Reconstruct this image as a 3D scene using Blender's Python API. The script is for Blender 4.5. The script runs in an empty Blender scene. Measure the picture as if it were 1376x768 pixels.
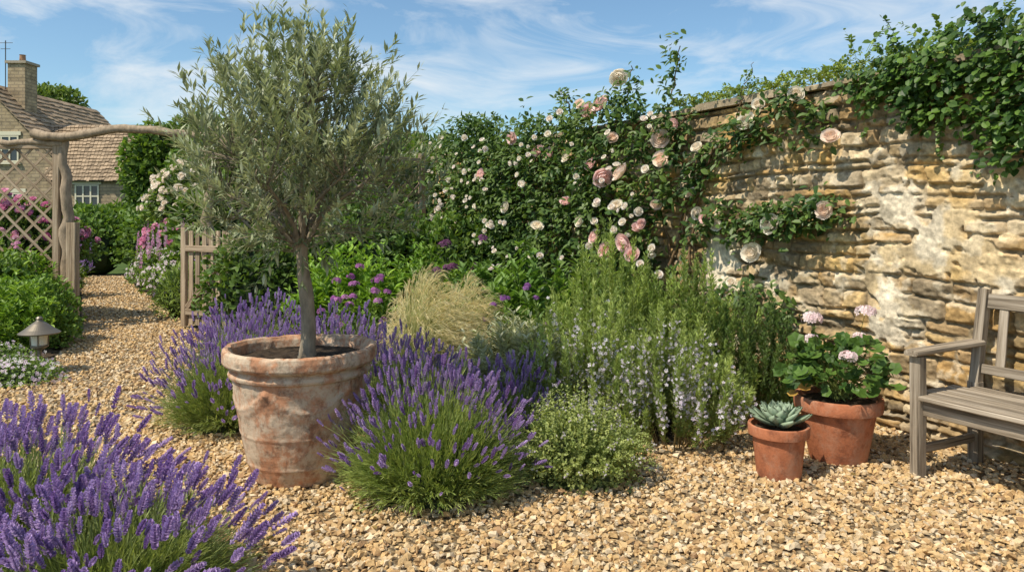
import bpy, math
import numpy as np
from mathutils import Vector, Matrix
rng=np.random.default_rng(11)
scene=bpy.context.scene
A=np.array
# ---------------------------------------------------------------- noise
def _h(i,j,k,s):
    m=0xffffffff
    n=((i*73856093)^(j*19349663)^(k*83492791)^(s*40503+12345))&m
    n=((n^(n>>13))*1274126177)&m
    n=n^(n>>16)
    n=(n*668265263)&m
    n=n^(n>>15)
    return (n&0xffff)/65535.0
def vnoise(x,y,z=0.0,s=0):
    x,y,z=np.broadcast_arrays(np.asarray(x,float),np.asarray(y,float),np.asarray(z,float))
    i=np.floor(x).astype(np.int64);j=np.floor(y).astype(np.int64);k=np.floor(z).astype(np.int64)
    fx=x-i;fy=y-j;fz=z-k
    fx=fx*fx*(3-2*fx);fy=fy*fy*(3-2*fy);fz=fz*fz*(3-2*fz)
    r=0
    for a in (0,1):
        for b in (0,1):
            for c in (0,1):
                w=(fx if a else 1-fx)*(fy if b else 1-fy)*(fz if c else 1-fz)
                r=r+w*_h(i+a,j+b,k+c,s)
    return r
def fbm(x,y,z=0.0,s=0,o=4):
    r=0;a=.5;t=0
    for q in range(o):
        f=2.03**q
        r=r+a*vnoise(np.asarray(x)*f,np.asarray(y)*f,np.asarray(z)*f,s+q*17);t+=a;a*=.5
    return r/t
def sstep(a,b,x):
    t=np.clip((x-a)/(b-a),0,1);return t*t*(3-2*t)
def nrm(v): return v/(np.linalg.norm(v,axis=-1,keepdims=True)+1e-9)
def U(a,b,n=None): return rng.uniform(a,b,n)
def mixc(c0,c1,n,p=1.0):
    t=rng.random((n,1))**p
    return A(c0)*(1-t)+A(c1)*t
# ---------------------------------------------------------------- mesh builder
class MB:
    def __init__(s): s.V=[];s.L=[];s.T=[];s.C=[];s.M=[];s.S=[];s.n=0
    def add(s,V,F,C=(.5,.5,.5),m=0,smooth=False):
        V=np.asarray(V,float).reshape(-1,3);F=np.asarray(F,np.int64)
        C=np.asarray(C,float)
        if C.ndim==1: C=np.tile(C,(len(V),1))
        s.V.append(V);s.L.append((F+s.n).ravel());s.T.append(np.full(len(F),F.shape[1]))
        s.M.append(np.full(len(F),m));s.S.append(np.full(len(F),smooth));s.C.append(C.reshape(-1,3));s.n+=len(V)
    def build(s,name,mats,parent=None):
        V=np.concatenate(s.V);L=np.concatenate(s.L);T=np.concatenate(s.T);C=np.concatenate(s.C)
        me=bpy.data.meshes.new(name)
        me.vertices.add(len(V));me.vertices.foreach_set('co',V.astype(np.float32).ravel())
        me.loops.add(len(L));me.polygons.add(len(T))
        me.polygons.foreach_set('loop_start',(np.cumsum(T)-T).astype(np.int32))
        me.loops.foreach_set('vertex_index',L.astype(np.int32))
        for m in (mats if isinstance(mats,(list,tuple)) else [mats]): me.materials.append(m)
        me.polygons.foreach_set('material_index',np.concatenate(s.M).astype(np.int32))
        me.polygons.foreach_set('use_smooth',np.concatenate(s.S).astype(bool))
        me.update(calc_edges=True)
        at=me.color_attributes.new('Col','FLOAT_COLOR','POINT')
        at.data.foreach_set('color',np.hstack([np.clip(C,0,1),np.ones((len(C),1))]).astype(np.float32).ravel())
        ob=bpy.data.objects.new(name,me);scene.collection.objects.link(ob)
        if parent: ob.parent=parent
        return ob
def empty(name,loc=(0,0,0)):
    e=bpy.data.objects.new(name,None);e.location=loc;scene.collection.objects.link(e);e.empty_display_size=.1
    return e
def frames(D,up=None):
    D=nrm(D)
    ref=rng.normal(size=D.shape) if up is None else np.broadcast_to(A(up,float),D.shape)+rng.normal(size=D.shape)*.02
    X=nrm(np.cross(D,ref));Z=np.cross(X,D)
    return np.stack([X,D,Z],axis=-1)
def inst(mb,tm,T,R,S,C,m=0,smooth=False):
    V,F,sh=tm;N=len(T)
    if N==0:return
    S=np.asarray(S,float)
    if S.ndim==1:S=S[:,None]*np.ones(3)
    P=T[:,None,:]+np.einsum('nij,nvj->nvi',R,V[None]*S[:,None,:])
    C=np.asarray(C,float)
    if C.ndim==1:C=np.tile(C,(N,1))
    if sh.ndim==1:CC=C[:,None,:]*sh[None,:,None]
    else:CC=C[:,None,:]*sh[None]
    FF=F[None]+(np.arange(N)*len(V))[:,None,None]
    mb.add(P.reshape(-1,3),FF.reshape(-1,F.shape[1]),CC.reshape(-1,3),m,smooth)
# templates: (V,F,shade)
def leaf6(w,f=.08,b=.15):
    V=A([[0,0,0],[w*.9,.3,f],[w*.8,.68,f-b*.4],[0,1,-b],[-w*.8,.68,f-b*.4],[-w*.9,.3,f]])
    return V,A([[0,1,2,3],[0,3,4,5]]),A([.75,.95,1,1.1,1.0,.95])
def leaf4(w,f=.03,b=.05):
    V=A([[0,0,0],[w,.45,f],[0,1,-b],[-w,.45,f]])
    return V,A([[0,1,2],[0,2,3]]),A([.85,1,1.1,1])
def round_leaf(n=11):
    a=np.linspace(.35,2*np.pi-.35,n)-np.pi/2+0
    r=1+.10*np.cos(np.arange(n)*np.pi)
    V=np.vstack([[[0,-.1,0]],np.stack([r*np.cos(a),r*np.sin(a),.18+.07*np.cos(np.arange(n)*np.pi)],1)])
    V[:,1]+=.6
    F=A([[0,i,i+1] for i in range(1,n)])
    return V,F,np.r_[.7,np.full(n,1.08)]
LEAF_OV=leaf6(.30);LEAF_MID=leaf6(.2,.05,.2);LEAF_N=leaf4(.1);LEAF_NEED=leaf4(.11,.01,.0)
LEAF_OL=leaf4(.12,.02,.04);LEAF_IVY=leaf6(.46,.06,.15);LEAF_R=round_leaf()
def lav_spike():
    V=[];F=[];s=[]
    ys=[0,.2,.33,.45,.56,.67,.78,.88]
    for j,y in enumerate(ys):
        r=[.13,.16,.18,.185,.17,.155,.13,.09][j]
        for k in range(6):
            a=k*math.pi/3+j*.5+U(-.2,.2);ca,sa=math.cos(a),math.sin(a);cb,sb=-sa,ca
            b=len(V);w=.075
            rr=r*U(.85,1.15)
            V+=[[.03*ca,y-.03,.03*sa],[.6*rr*ca+w*cb,y+.04,.6*rr*sa+w*sb],[rr*ca,y+.12,rr*sa],[.6*rr*ca-w*cb,y+.04,.6*rr*sa-w*sb]]
            F.append([b,b+1,b+2,b+3]);q=U(.7,1.25);s+=[q*.6,q,q*1.2,q]
    b=len(V)
    for y in(-.05,1.0):
        for k in range(3):
            a=k*2.094;rr=.06 if y<.5 else .02
            V.append([rr*math.cos(a),y,rr*math.sin(a)]);s.append(.55)
    for k in range(3):F.append([b+k,b+(k+1)%3,b+3+(k+1)%3,b+3+k])
    return A(V),A(F),A(s)
LSP=[lav_spike() for _ in range(3)]
def rose_tm():
    V=[];F=[];S=[]
    for ring,(R,pm,n,hw,off) in enumerate([(1.0,1.45,6,.62,0),(.9,1.5,6,.6,.4),(.76,1.75,5,.7,.1),(.58,2.0,5,.7,.6),(.4,2.2,4,.8,.2),(.22,2.4,3,1.,.5)]):
        for k in range(n):
            a0=off+k*2*math.pi/n+U(-.1,.1);b=len(V);rr=R*U(.93,1.07)
            for iv in range(4):
                v=iv/3;ph=.15+pm*v*U(.97,1.03)
                for iu in range(4):
                    u=(iu/1.5-1);ww=hw*(math.sin(math.pi*(.12+.68*v))**.6)
                    a=a0+u*ww;q=rr*(1+.06*abs(u)*v)
                    fl=1+(.22*v*v if ring<2 else 0)
                    V.append([q*math.sin(ph)*math.cos(a)*fl,rr*.2-q*math.cos(ph)*.8+ (ring*.06) - (.12*v*v if ring<2 else 0),q*math.sin(ph)*math.sin(a)*fl])
                    t=ring/5
                    S.append(A([1.03,1.02-.05*t,1.02-.10*t])*(.9+.12*v))
            for iv in range(3):
                for iu in range(3):
                    i=b+iv*4+iu;F.append([i,i+1,i+5,i+4])
    return A(V),A(F),A(S)
ROSE=rose_tm()
def five_petal():
    V=[[0,0,0]];F=[];S=[.8]
    for k in range(5):
        a=k*2*math.pi/5;b=len(V)
        for (r,da,y) in((.75,-.45,.15),(1,0,.1),(.75,.45,.15)):
            V.append([r*math.cos(a+da),y,r*math.sin(a+da)]);S.append(1.03)
        F.append([0,b,b+1,b+2])
    return A(V),A(F),A(S)
FIVE=five_petal()
def bez(P0,P1,P2,t):
    t=t[...,None]
    return (1-t)**2*P0+2*t*(1-t)*P1+t*t*P2
def dbez(P0,P1,P2,t):
    t=t[...,None]
    return nrm(2*(1-t)*(P1-P0)+2*t*(P2-P1))
def ribbons(mb,P0,P1,P2,w,K,C0,C1,m=0,tip=.3):
    N=len(P0);t=np.tile(np.linspace(0,1,K+1),(N,1))
    P=bez(P0[:,None],P1[:,None],P2[:,None],t)
    side=nrm(np.cross(P2-P0,rng.normal(size=(N,3))))
    ww=(np.asarray(w)*np.ones(N))[:,None]*(1-(1-tip)*t)
    off=side[:,None,:]*ww[...,None]*.5
    V=np.stack([P-off,P+off],2).reshape(-1,3)
    i=np.arange(K)*2;f=np.stack([i,i+1,i+3,i+2],1)
    F=(f[None]+(np.arange(N)*(K+1)*2)[:,None,None]).reshape(-1,4)
    C0=np.asarray(C0)*np.ones((N,3));C1=np.asarray(C1)*np.ones((N,3))
    C=C0[:,None]*(1-t[...,None])+C1[:,None]*t[...,None]
    C=np.repeat(C,2,axis=1)
    mb.add(V,F,C.reshape(-1,3),m)
def leafy(mb,P0,P1,P2,per,tm,ln,w_col,ang=.9,t0=.1,t1=1.,m=0,up=(0,0,1),taper=.4):
    N=len(P0);t=U(0,1,(N,per))*(t1-t0)+t0
    P=bez(P0[:,None],P1[:,None],P2[:,None],t).reshape(-1,3)
    D=dbez(P0[:,None],P1[:,None],P2[:,None],t).reshape(-1,3)
    r=rng.normal(size=D.shape);r=nrm(r-D*(r*D).sum(1,keepdims=True))
    L=nrm(D*math.cos(ang)+r*math.sin(ang)*U(.7,1.2,(len(D),1)))
    tt=t.reshape(-1)
    S=ln*U(.75,1.2,len(D))*(1-taper*np.clip((tt-.6)/.4,0,1))
    C=np.repeat(w_col,per,axis=0)*U(.75,1.25,(len(D),1))
    inst(mb,tm,P,frames(L,up),S,C,m)
def tube(mb,P,R,sides=8,C=(.3,.25,.2),m=0,gn=0.0,seed=0,cap=True):
    P=A(P,float);R=np.asarray(R,float)*np.ones(len(P));K=len(P)
    T=nrm(np.gradient(P,axis=0));ref=A([.31,.95,.1]) if abs(T[0][2])>.7 else A([0,0,1.])
    X=nrm(np.cross(T,ref));Y=np.cross(T,X)
    a=np.arange(sides)*2*np.pi/sides
    ring=X[:,None]*np.cos(a)[None,:,None]+Y[:,None]*np.sin(a)[None,:,None]
    rr=R[:,None]*np.ones(sides)
    if gn:
        q=P[:,None]+ring*R[:,None,None]
        rr=rr*(1+gn*(fbm(q[...,0]*14,q[...,1]*14,q[...,2]*7,seed)-.5)*2)
    V=(P[:,None]+ring*rr[...,None]).reshape(-1,3)
    F=[]
    for i in range(K-1):
        for k in range(sides):
            F.append([i*sides+k,i*sides+(k+1)%sides,(i+1)*sides+(k+1)%sides,(i+1)*sides+k])
    mb.add(V,F,C,m,True)
    if cap:
        for e in(0,K-1):
            mb.add(np.vstack([V[e*sides:(e+1)*sides],P[e:e+1]]),[[k,(k+1)%sides,sides] for k in range(sides)],C,m)
def cpath(pts,n):
    pts=A(pts,float);d=np.r_[0,np.cumsum(np.linalg.norm(np.diff(pts,axis=0),axis=1))]
    t=np.linspace(0,d[-1],n);P=np.stack([np.interp(t,d,pts[:,i]) for i in range(3)],1)
    for _ in range(3):
        P[1:-1]=(P[:-2]+2*P[1:-1]+P[2:])/4
    return P
def lathe(prof,seg=64):
    prof=A(prof,float);n=len(prof);a=np.arange(seg)*2*np.pi/seg
    V=np.stack([prof[:,None,0]*np.cos(a),prof[:,None,0]*np.sin(a),prof[:,None,1]*np.ones(seg)],-1)
    i=np.arange(n-1)[:,None]*seg;k=np.arange(seg)[None];k2=(k+1)%seg
    F=np.stack([i+k,i+k2,i+seg+k2,i+seg+k],-1).reshape(-1,4)
    return V.reshape(-1,3),F
# ---------------------------------------------------------------- materials
def newmat(name):
    m=bpy.data.materials.new(name);m.use_nodes=True;nt=m.node_tree;nt.nodes.clear()
    o=nt.nodes.new('ShaderNodeOutputMaterial');return m,nt,o
def N(nt,t,**k):
    n=nt.nodes.new(t)
    for a,b in k.items():setattr(n,a,b)
    return n
def leafmat(name,tr=.3,rough=.45,tint=(1.25,1.25,.6),spec=.35,gain=(1,1,1)):
    m,nt,o=newmat(name);L=nt.links.new
    a=N(nt,'ShaderNodeAttribute',attribute_name='Col')
    g=N(nt,'ShaderNodeVectorMath',operation='MULTIPLY');g.inputs[1].default_value=gain;L(a.outputs['Color'],g.inputs[0])
    p=N(nt,'ShaderNodeBsdfPrincipled');p.inputs['Roughness'].default_value=rough;p.inputs['Specular IOR Level'].default_value=spec
    t=N(nt,'ShaderNodeBsdfTranslucent')
    mu=N(nt,'ShaderNodeVectorMath',operation='MULTIPLY');mu.inputs[1].default_value=tint
    mx=N(nt,'ShaderNodeMixShader');mx.inputs[0].default_value=tr
    L(g.outputs[0],p.inputs['Base Color']);L(g.outputs[0],mu.inputs[0]);L(mu.outputs[0],t.inputs['Color'])
    L(p.outputs[0],mx.inputs[1]);L(t.outputs[0],mx.inputs[2]);L(mx.outputs[0],o.inputs[0]);return m
def attrmat(name,rough=.9,ns=30,amt=.35,bump=.3,bd=.01,stretch=(1,1,1)):
    m,nt,o=newmat(name);L=nt.links.new
    a=N(nt,'ShaderNodeAttribute',attribute_name='Col')
    tc=N(nt,'ShaderNodeTexCoord');mp=N(nt,'ShaderNodeMapping');mp.inputs['Scale'].default_value=stretch
    L(tc.outputs['Object'],mp.inputs[0])
    n=N(nt,'ShaderNodeTexNoise');n.inputs['Scale'].default_value=ns;n.inputs['Detail'].default_value=6;n.inputs['Roughness'].default_value=.65
    L(mp.outputs[0],n.inputs['Vector'])
    mr=N(nt,'ShaderNodeMapRange');mr.inputs[1].default_value=.3;mr.inputs[2].default_value=.7;mr.inputs[3].default_value=1-amt;mr.inputs[4].default_value=1+amt
    L(n.outputs['Fac'],mr.inputs[0])
    mu=N(nt,'ShaderNodeVectorMath',operation='SCALE');L(a.outputs['Color'],mu.inputs[0]);L(mr.outputs[0],mu.inputs['Scale'])
    p=N(nt,'ShaderNodeBsdfPrincipled');p.inputs['Roughness'].default_value=rough;p.inputs['Specular IOR Level'].default_value=.2
    b=N(nt,'ShaderNodeBump');b.inputs['Strength'].default_value=bump;b.inputs['Distance'].default_value=bd
    L(n.outputs['Fac'],b.inputs['Height']);L(b.outputs[0],p.inputs['Normal'])
    L(mu.outputs[0],p.inputs['Base Color']);L(p.outputs[0],o.inputs[0]);return m
def ramp(nt,stops):
    r=N(nt,'ShaderNodeValToRGB');e=r.color_ramp.elements
    while len(e)<len(stops):e.new(.5)
    for i,(q,c) in enumerate(stops):
        e[i].position=q;e[i].color=(*c,1)
    return r
def noisemat(name,stops,scale=5,stretch=(1,1,1),rough=.85,bump=.4,bd=.01,detail=8,dist=0.0,coord='Object'):
    m,nt,o=newmat(name);L=nt.links.new
    tc=N(nt,'ShaderNodeTexCoord');mp=N(nt,'ShaderNodeMapping');mp.inputs['Scale'].default_value=stretch
    L(tc.outputs[coord],mp.inputs[0])
    oi=N(nt,'ShaderNodeObjectInfo');sc=N(nt,'ShaderNodeVectorMath',operation='SCALE');sc.inputs[0].default_value=(13,7,29);L(oi.outputs['Random'],sc.inputs['Scale']);L(sc.outputs[0],mp.inputs['Location'])
    n=N(nt,'ShaderNodeTexNoise');n.inputs['Scale'].default_value=scale;n.inputs['Detail'].default_value=detail;n.inputs['Roughness'].default_value=.65;n.inputs['Distortion'].default_value=dist
    L(mp.outputs[0],n.inputs['Vector']);r=ramp(nt,stops);L(n.outputs['Fac'],r.inputs[0])
    mr=N(nt,'ShaderNodeMapRange');mr.inputs[3].default_value=.8;mr.inputs[4].default_value=1.2;L(oi.outputs['Random'],mr.inputs[0])
    mu=N(nt,'ShaderNodeVectorMath',operation='SCALE');L(r.outputs[0],mu.inputs[0]);L(mr.outputs[0],mu.inputs['Scale'])
    p=N(nt,'ShaderNodeBsdfPrincipled');p.inputs['Roughness'].default_value=rough;p.inputs['Specular IOR Level'].default_value=.2
    b=N(nt,'ShaderNodeBump');b.inputs['Strength'].default_value=bump;b.inputs['Distance'].default_value=bd
    L(n.outputs['Fac'],b.inputs['Height']);L(b.outputs[0],p.inputs['Normal']);L(mu.outputs[0],p.inputs['Base Color']);L(p.outputs[0],o.inputs[0]);return m
M_LEAF=leafmat('leaf_green',.34,.5,gain=(1.75,1.6,1.4))
M_LEAFW=leafmat('leaf_waxy',.26,.45,spec=.3,gain=(1.4,1.3,1.2))
M_PET=leafmat('petal',.35,.7,(1.03,1,1),.1)
M_DRY=leafmat('dry_grass',.4,.6,(1.05,1.05,.9),.2)
M_BARK=attrmat('bark',.9,25,.4,.7,.01,(1,1,.35))
M_STONE=attrmat('limestone',.92,38,.30,.6,.007)
M_GRAV=attrmat('gravel_stone',.85,60,.22,.3,.003)
M_WOOD=noisemat('weathered_wood',[(.34,(.085,.066,.048)),(.47,(.25,.20,.145)),(.64,(.43,.36,.28))],36,(.045,1.3,1.3),.85,.6,.003)
M_WOOD2=noisemat('weathered_gate_wood',[(.34,(.14,.095,.06)),(.47,(.32,.235,.155)),(.64,(.48,.38,.27))],30,(.05,1.3,1.3),.85,.6,.003)
M_SOIL=noisemat('soil',[(.3,(.03,.02,.012)),(.7,(.10,.07,.045))],30,rough=1,bump=1,bd=.02)
M_GRASS=noisemat('lawn',[(.3,(.04,.075,.015)),(.7,(.09,.13,.035))],3,rough=1,bump=.5,bd=.05)
def gravmat():
    m,nt,o=newmat('gravel_base');L=nt.links.new
    tc=N(nt,'ShaderNodeTexCoord');v=N(nt,'ShaderNodeTexVoronoi');v.inputs['Scale'].default_value=40;v.inputs['Randomness'].default_value=1
    L(tc.outputs['Object'],v.inputs['Vector'])
    s=N(nt,'ShaderNodeSeparateColor');L(v.outputs['Color'],s.inputs[0])
    r=ramp(nt,[(0,(.26,.16,.07)),(.35,(.46,.32,.16)),(.7,(.58,.43,.24)),(1,(.66,.54,.37))]);L(s.outputs[0],r.inputs[0])
    mr=N(nt,'ShaderNodeMapRange');mr.inputs[1].default_value=0;mr.inputs[2].default_value=.6;mr.inputs[3].default_value=1.1;mr.inputs[4].default_value=.4
    L(v.outputs['Distance'],mr.inputs[0])
    mu=N(nt,'ShaderNodeVectorMath',operation='SCALE');L(r.outputs[0],mu.inputs[0]);L(mr.outputs[0],mu.inputs['Scale'])
    p=N(nt,'ShaderNodeBsdfPrincipled');p.inputs['Roughness'].default_value=.9
    b=N(nt,'ShaderNodeBump');b.invert=True;b.inputs['Strength'].default_value=1;b.inputs['Distance'].default_value=.02
    L(v.outputs['Distance'],b.inputs['Height']);L(b.outputs[0],p.inputs['Normal']);L(mu.outputs[0],p.inputs['Base Color']);L(p.outputs[0],o.inputs[0]);return m
M_GB=gravmat()
def terramat(name,base,light,dark,amt,sc=4.2,crust=0,lo=.47,hi=.60):
    m,nt,o=newmat(name);L=nt.links.new
    tc=N(nt,'ShaderNodeTexCoord')
    n=N(nt,'ShaderNodeTexNoise');n.inputs['Scale'].default_value=sc;n.inputs['Detail'].default_value=12;n.inputs['Roughness'].default_value=.78;n.inputs['Distortion'].default_value=.15
    mp=N(nt,'ShaderNodeMapping');mp.inputs['Scale'].default_value=(1,1,.75);L(tc.outputs['Object'],mp.inputs[0]);L(mp.outputs[0],n.inputs['Vector'])
    r=ramp(nt,[(lo,(0,0,0)),(hi,(1,1,1))]);L(n.outputs['Fac'],r.inputs[0])
    n2=N(nt,'ShaderNodeTexNoise');n2.inputs['Scale'].default_value=12;n2.inputs['Detail'].default_value=9;n2.inputs['Roughness'].default_value=.75;L(tc.outputs['Object'],n2.inputs['Vector'])
    r2=ramp(nt,[(.36,dark),(.50,base),(.68,tuple(c*1.25 for c in base))]);L(n2.outputs['Fac'],r2.inputs[0])
    mm=N(nt,'ShaderNodeMath',operation='MULTIPLY');mm.inputs[1].default_value=amt;L(r.outputs[0],mm.inputs[0])
    mx=N(nt,'ShaderNodeMix',data_type='RGBA');L(mm.outputs[0],mx.inputs[0]);L(r2.outputs[0],mx.inputs[6]);mx.inputs[7].default_value=(*light,1)
    last=mx.outputs[2]
    if crust:
        n4=N(nt,'ShaderNodeTexNoise');n4.inputs['Scale'].default_value=26;n4.inputs['Detail'].default_value=8;n4.inputs['Roughness'].default_value=.7;L(tc.outputs['Object'],n4.inputs['Vector'])
        r4=ramp(nt,[(.55,(0,0,0)),(.64,(1,1,1))]);L(n4.outputs['Fac'],r4.inputs[0])
        m4=N(nt,'ShaderNodeMath',operation='MULTIPLY');m4.inputs[1].default_value=crust;L(r4.outputs[0],m4.inputs[0])
        x4=N(nt,'ShaderNodeMix',data_type='RGBA');L(m4.outputs[0],x4.inputs[0]);L(last,x4.inputs[6]);x4.inputs[7].default_value=(.20,.15,.10,1);last=x4.outputs[2]
    n3=N(nt,'ShaderNodeTexNoise');n3.inputs['Scale'].default_value=70;n3.inputs['Detail'].default_value=5;L(tc.outputs['Object'],n3.inputs['Vector'])
    p=N(nt,'ShaderNodeBsdfPrincipled');p.inputs['Roughness'].default_value=.88;p.inputs['Specular IOR Level'].default_value=.2
    b=N(nt,'ShaderNodeBump');b.inputs['Strength'].default_value=.35;b.inputs['Distance'].default_value=.006;L(n3.outputs['Fac'],b.inputs['Height'])
    b2=N(nt,'ShaderNodeBump');b2.inputs['Strength'].default_value=.4;b2.inputs['Distance'].default_value=.01;L(n.outputs['Fac'],b2.inputs['Height']);L(b.outputs[0],b2.inputs['Normal'])
    L(b2.outputs[0],p.inputs['Normal']);L(last,p.inputs['Base Color']);L(p.outputs[0],o.inputs[0]);return m
M_POT=terramat('aged_terracotta',(.45,.225,.125),(.60,.49,.36),(.20,.11,.07),.85,6.5,.5,.44,.56)
M_POT2=terramat('terracotta',(.43,.155,.075),(.50,.32,.22),(.24,.085,.045),.5,5)
def plain(name,c,rough=.5,metal=0):
    m,nt,o=newmat(name);p=N(nt,'ShaderNodeBsdfPrincipled');p.inputs['Base Color'].default_value=(*c,1);p.inputs['Roughness'].default_value=rough;p.inputs['Metallic'].default_value=metal
    nt.links.new(p.outputs[0],o.inputs[0]);return m
# ---------------------------------------------------------------- wall frame
P0=A([2.47,4.83]);DT=A([-.506,1.]);NW=A([-.8922,-.4515]);LT=1.1207
def wp(t,z,o=0.):
    t,z,o=np.broadcast_arrays(np.asarray(t,float),np.asarray(z,float),np.asarray(o,float))
    xy=P0+t[...,None]*DT+o[...,None]*NW
    return np.concatenate([xy,z[...,None]],-1)
WH=2.29
# ---------------------------------------------------------------- ground
def gz(x,y): return .03*(fbm(np.asarray(x)*.9,np.asarray(y)*.9,0,5,3)-.5)+.012
def grid_sheet(name,x0,x1,y0,y1,c,fn,mat,z0=0.,zf=None):
    xs=np.arange(x0,x1+c,c);ys=np.arange(y0,y1+c,c);X,Y=np.meshgrid(xs,ys,indexing='ij')
    Z=(zf(X,Y) if zf else 0*X)+z0
    n=len(ys);i,j=np.meshgrid(np.arange(len(xs)-1),np.arange(n-1),indexing='ij')
    keep=fn(X[:-1,:-1]+c/2,Y[:-1,:-1]+c/2)
    b=(i*n+j)[keep];F=np.stack([b,b+n,b+n+1,b+1],1)
    mb=MB();mb.add(np.stack([X,Y,Z],-1),F,(.4,.3,.2),0,True)
    return mb.build(name,mat)
mb=MB();mb.add([[-400,-200,-.06],[400,-200,-.06],[400,700,-.06],[-400,700,-.06]],[[0,1,2,3]]);mb.build('ground',M_GRASS)
def pl(y):return np.interp(y,[2,5.6,6.2,9.3,17.5],[-6,-4.3,-3.85,-5.3,-10])
def pr(y):return np.interp(y,[2,4.6,5.2,9.3,16.5,17.5],[3,-1.2,-2.3,-4.1,-8.7,-9.2])
grid_sheet('gravel_path',-11,6,-3,17.6,.1,lambda X,Y:(Y<9.5)|((X>pl(Y)-.1)&(X<pr(Y)+.1)),M_GB,0,gz)
def inbed(X,Y):
    wd=(X-P0[0])*NW[0]+(Y-P0[1])*NW[1]
    front=np.interp(X,[-2.6,-1.4,-.6,.2,1.0,1.7,2.2],[5.2,4.9,4.1,3.95,4.3,5.0,6])
    return (wd>0.02)&(Y>front+.3)&(X>pr(Y)+.15)
grid_sheet('flower_bed_soil',-9,3,3.6,17,.08,lambda X,Y:inbed(X,Y),M_SOIL,.006,lambda X,Y:gz(X,Y)+.03*fbm(X*6,Y*6))
grid_sheet('border_soil',-14,-3.6,5.5,17,.1,lambda X,Y:(X<pl(Y)-.12),M_SOIL,.035,lambda X,Y:gz(X,Y)+.03*fbm(X*6,Y*6))
def stones(name,x0,x1,y0,y1,dens,smin,smax,fn):
    n=int((x1-x0)*(y1-y0)*dens);x=U(x0,x1,n);y=U(y0,y1,n);k=fn(x,y);x=x[k];y=y[k];n=len(x)
    mb=MB();cube=A([[-1,-1,-1],[1,-1,-1],[1,1,-1],[-1,1,-1],[-1,-1,1],[1,-1,1],[1,1,1],[-1,1,1]])*.5
    F=A([[0,3,2,1],[4,5,6,7],[0,1,5,4],[1,2,6,5],[2,3,7,6],[3,0,4,7]])
    g=rng.integers(0,8,n)
    for q in range(8):
        V=cube*(1+rng.uniform(-.38,.1,(8,3)))+rng.uniform(-.15,.15,(8,3))
        V[4:,:2]*=U(.5,.9)
        s=g==q;m=s.sum();px,py=x[s],y[s]
        S=(smin+(smax-smin)*rng.random(m)**1.6)[:,None]*np.stack([U(.8,1.25,m),U(.55,.9,m),U(.35,.6,m)],1)
        a=U(0,6.28,m)
        D=nrm(np.stack([np.cos(a),np.sin(a),rng.normal(0,.28,m)],1))
        R=frames(D,(0,0,1));tl=rng.normal(0,.3,(m,3));R=frames(R[:,:,1],R[:,:,2]+tl)
        T=np.stack([px,py,gz(px,py)+S[:,2]*.3+U(0,.014,m)],1)
        pal=A([[.55,.375,.185],[.62,.455,.26],[.45,.285,.135],[.68,.54,.36],[.59,.39,.18],[.34,.21,.11],[.60,.48,.32]])
        C=pal[rng.choice(7,m,p=[.24,.22,.15,.12,.16,.04,.07])]*U(.85,1.15,(m,1))
        inst(mb,(V,F,np.ones(8)),T,R,S,C)
    return mb.build(name,M_GRAV)
def front(x,y):return ((x-P0[0])*NW[0]+(y-P0[1])*NW[1]>.0)
stones('gravel',-2.6,3.6,2.3,5.3,2100,.014,.040,lambda x,y:front(x,y)&(np.abs(x)<y*.75+.4)&(~inbed(x,y-.4)))
stones('gravel',-5.2,-1.6,4.2,9.6,900,.02,.042,lambda x,y:(x>pl(y)-.1)&(x<pr(y)+.3)&(x>-.75*y))
stones('gravel',-9.6,-4.,9.6,17,350,.03,.05,lambda x,y:(x>pl(y)-.1)&(x<pr(y)+.1))
mb=MB();n=150;x=U(-1.6,2.6,n);y=U(3.1,4.9,n);k=front(x,y)&~inbed(x,y);x,y=x[k],y[k];n=len(x)
a=U(0,6.28,n);D=np.stack([np.cos(a),np.sin(a),U(-.1,.3,n)],1)
inst(mb,LEAF_OV,np.stack([x,y,gz(x,y)+.022],1),frames(D,A([0,0,1.])+rng.normal(0,.3,(n,3))),U(.012,.038,n),mixc((.20,.11,.04),(.40,.28,.10),n));mb.build('fallen_leaves',M_DRY)
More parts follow.
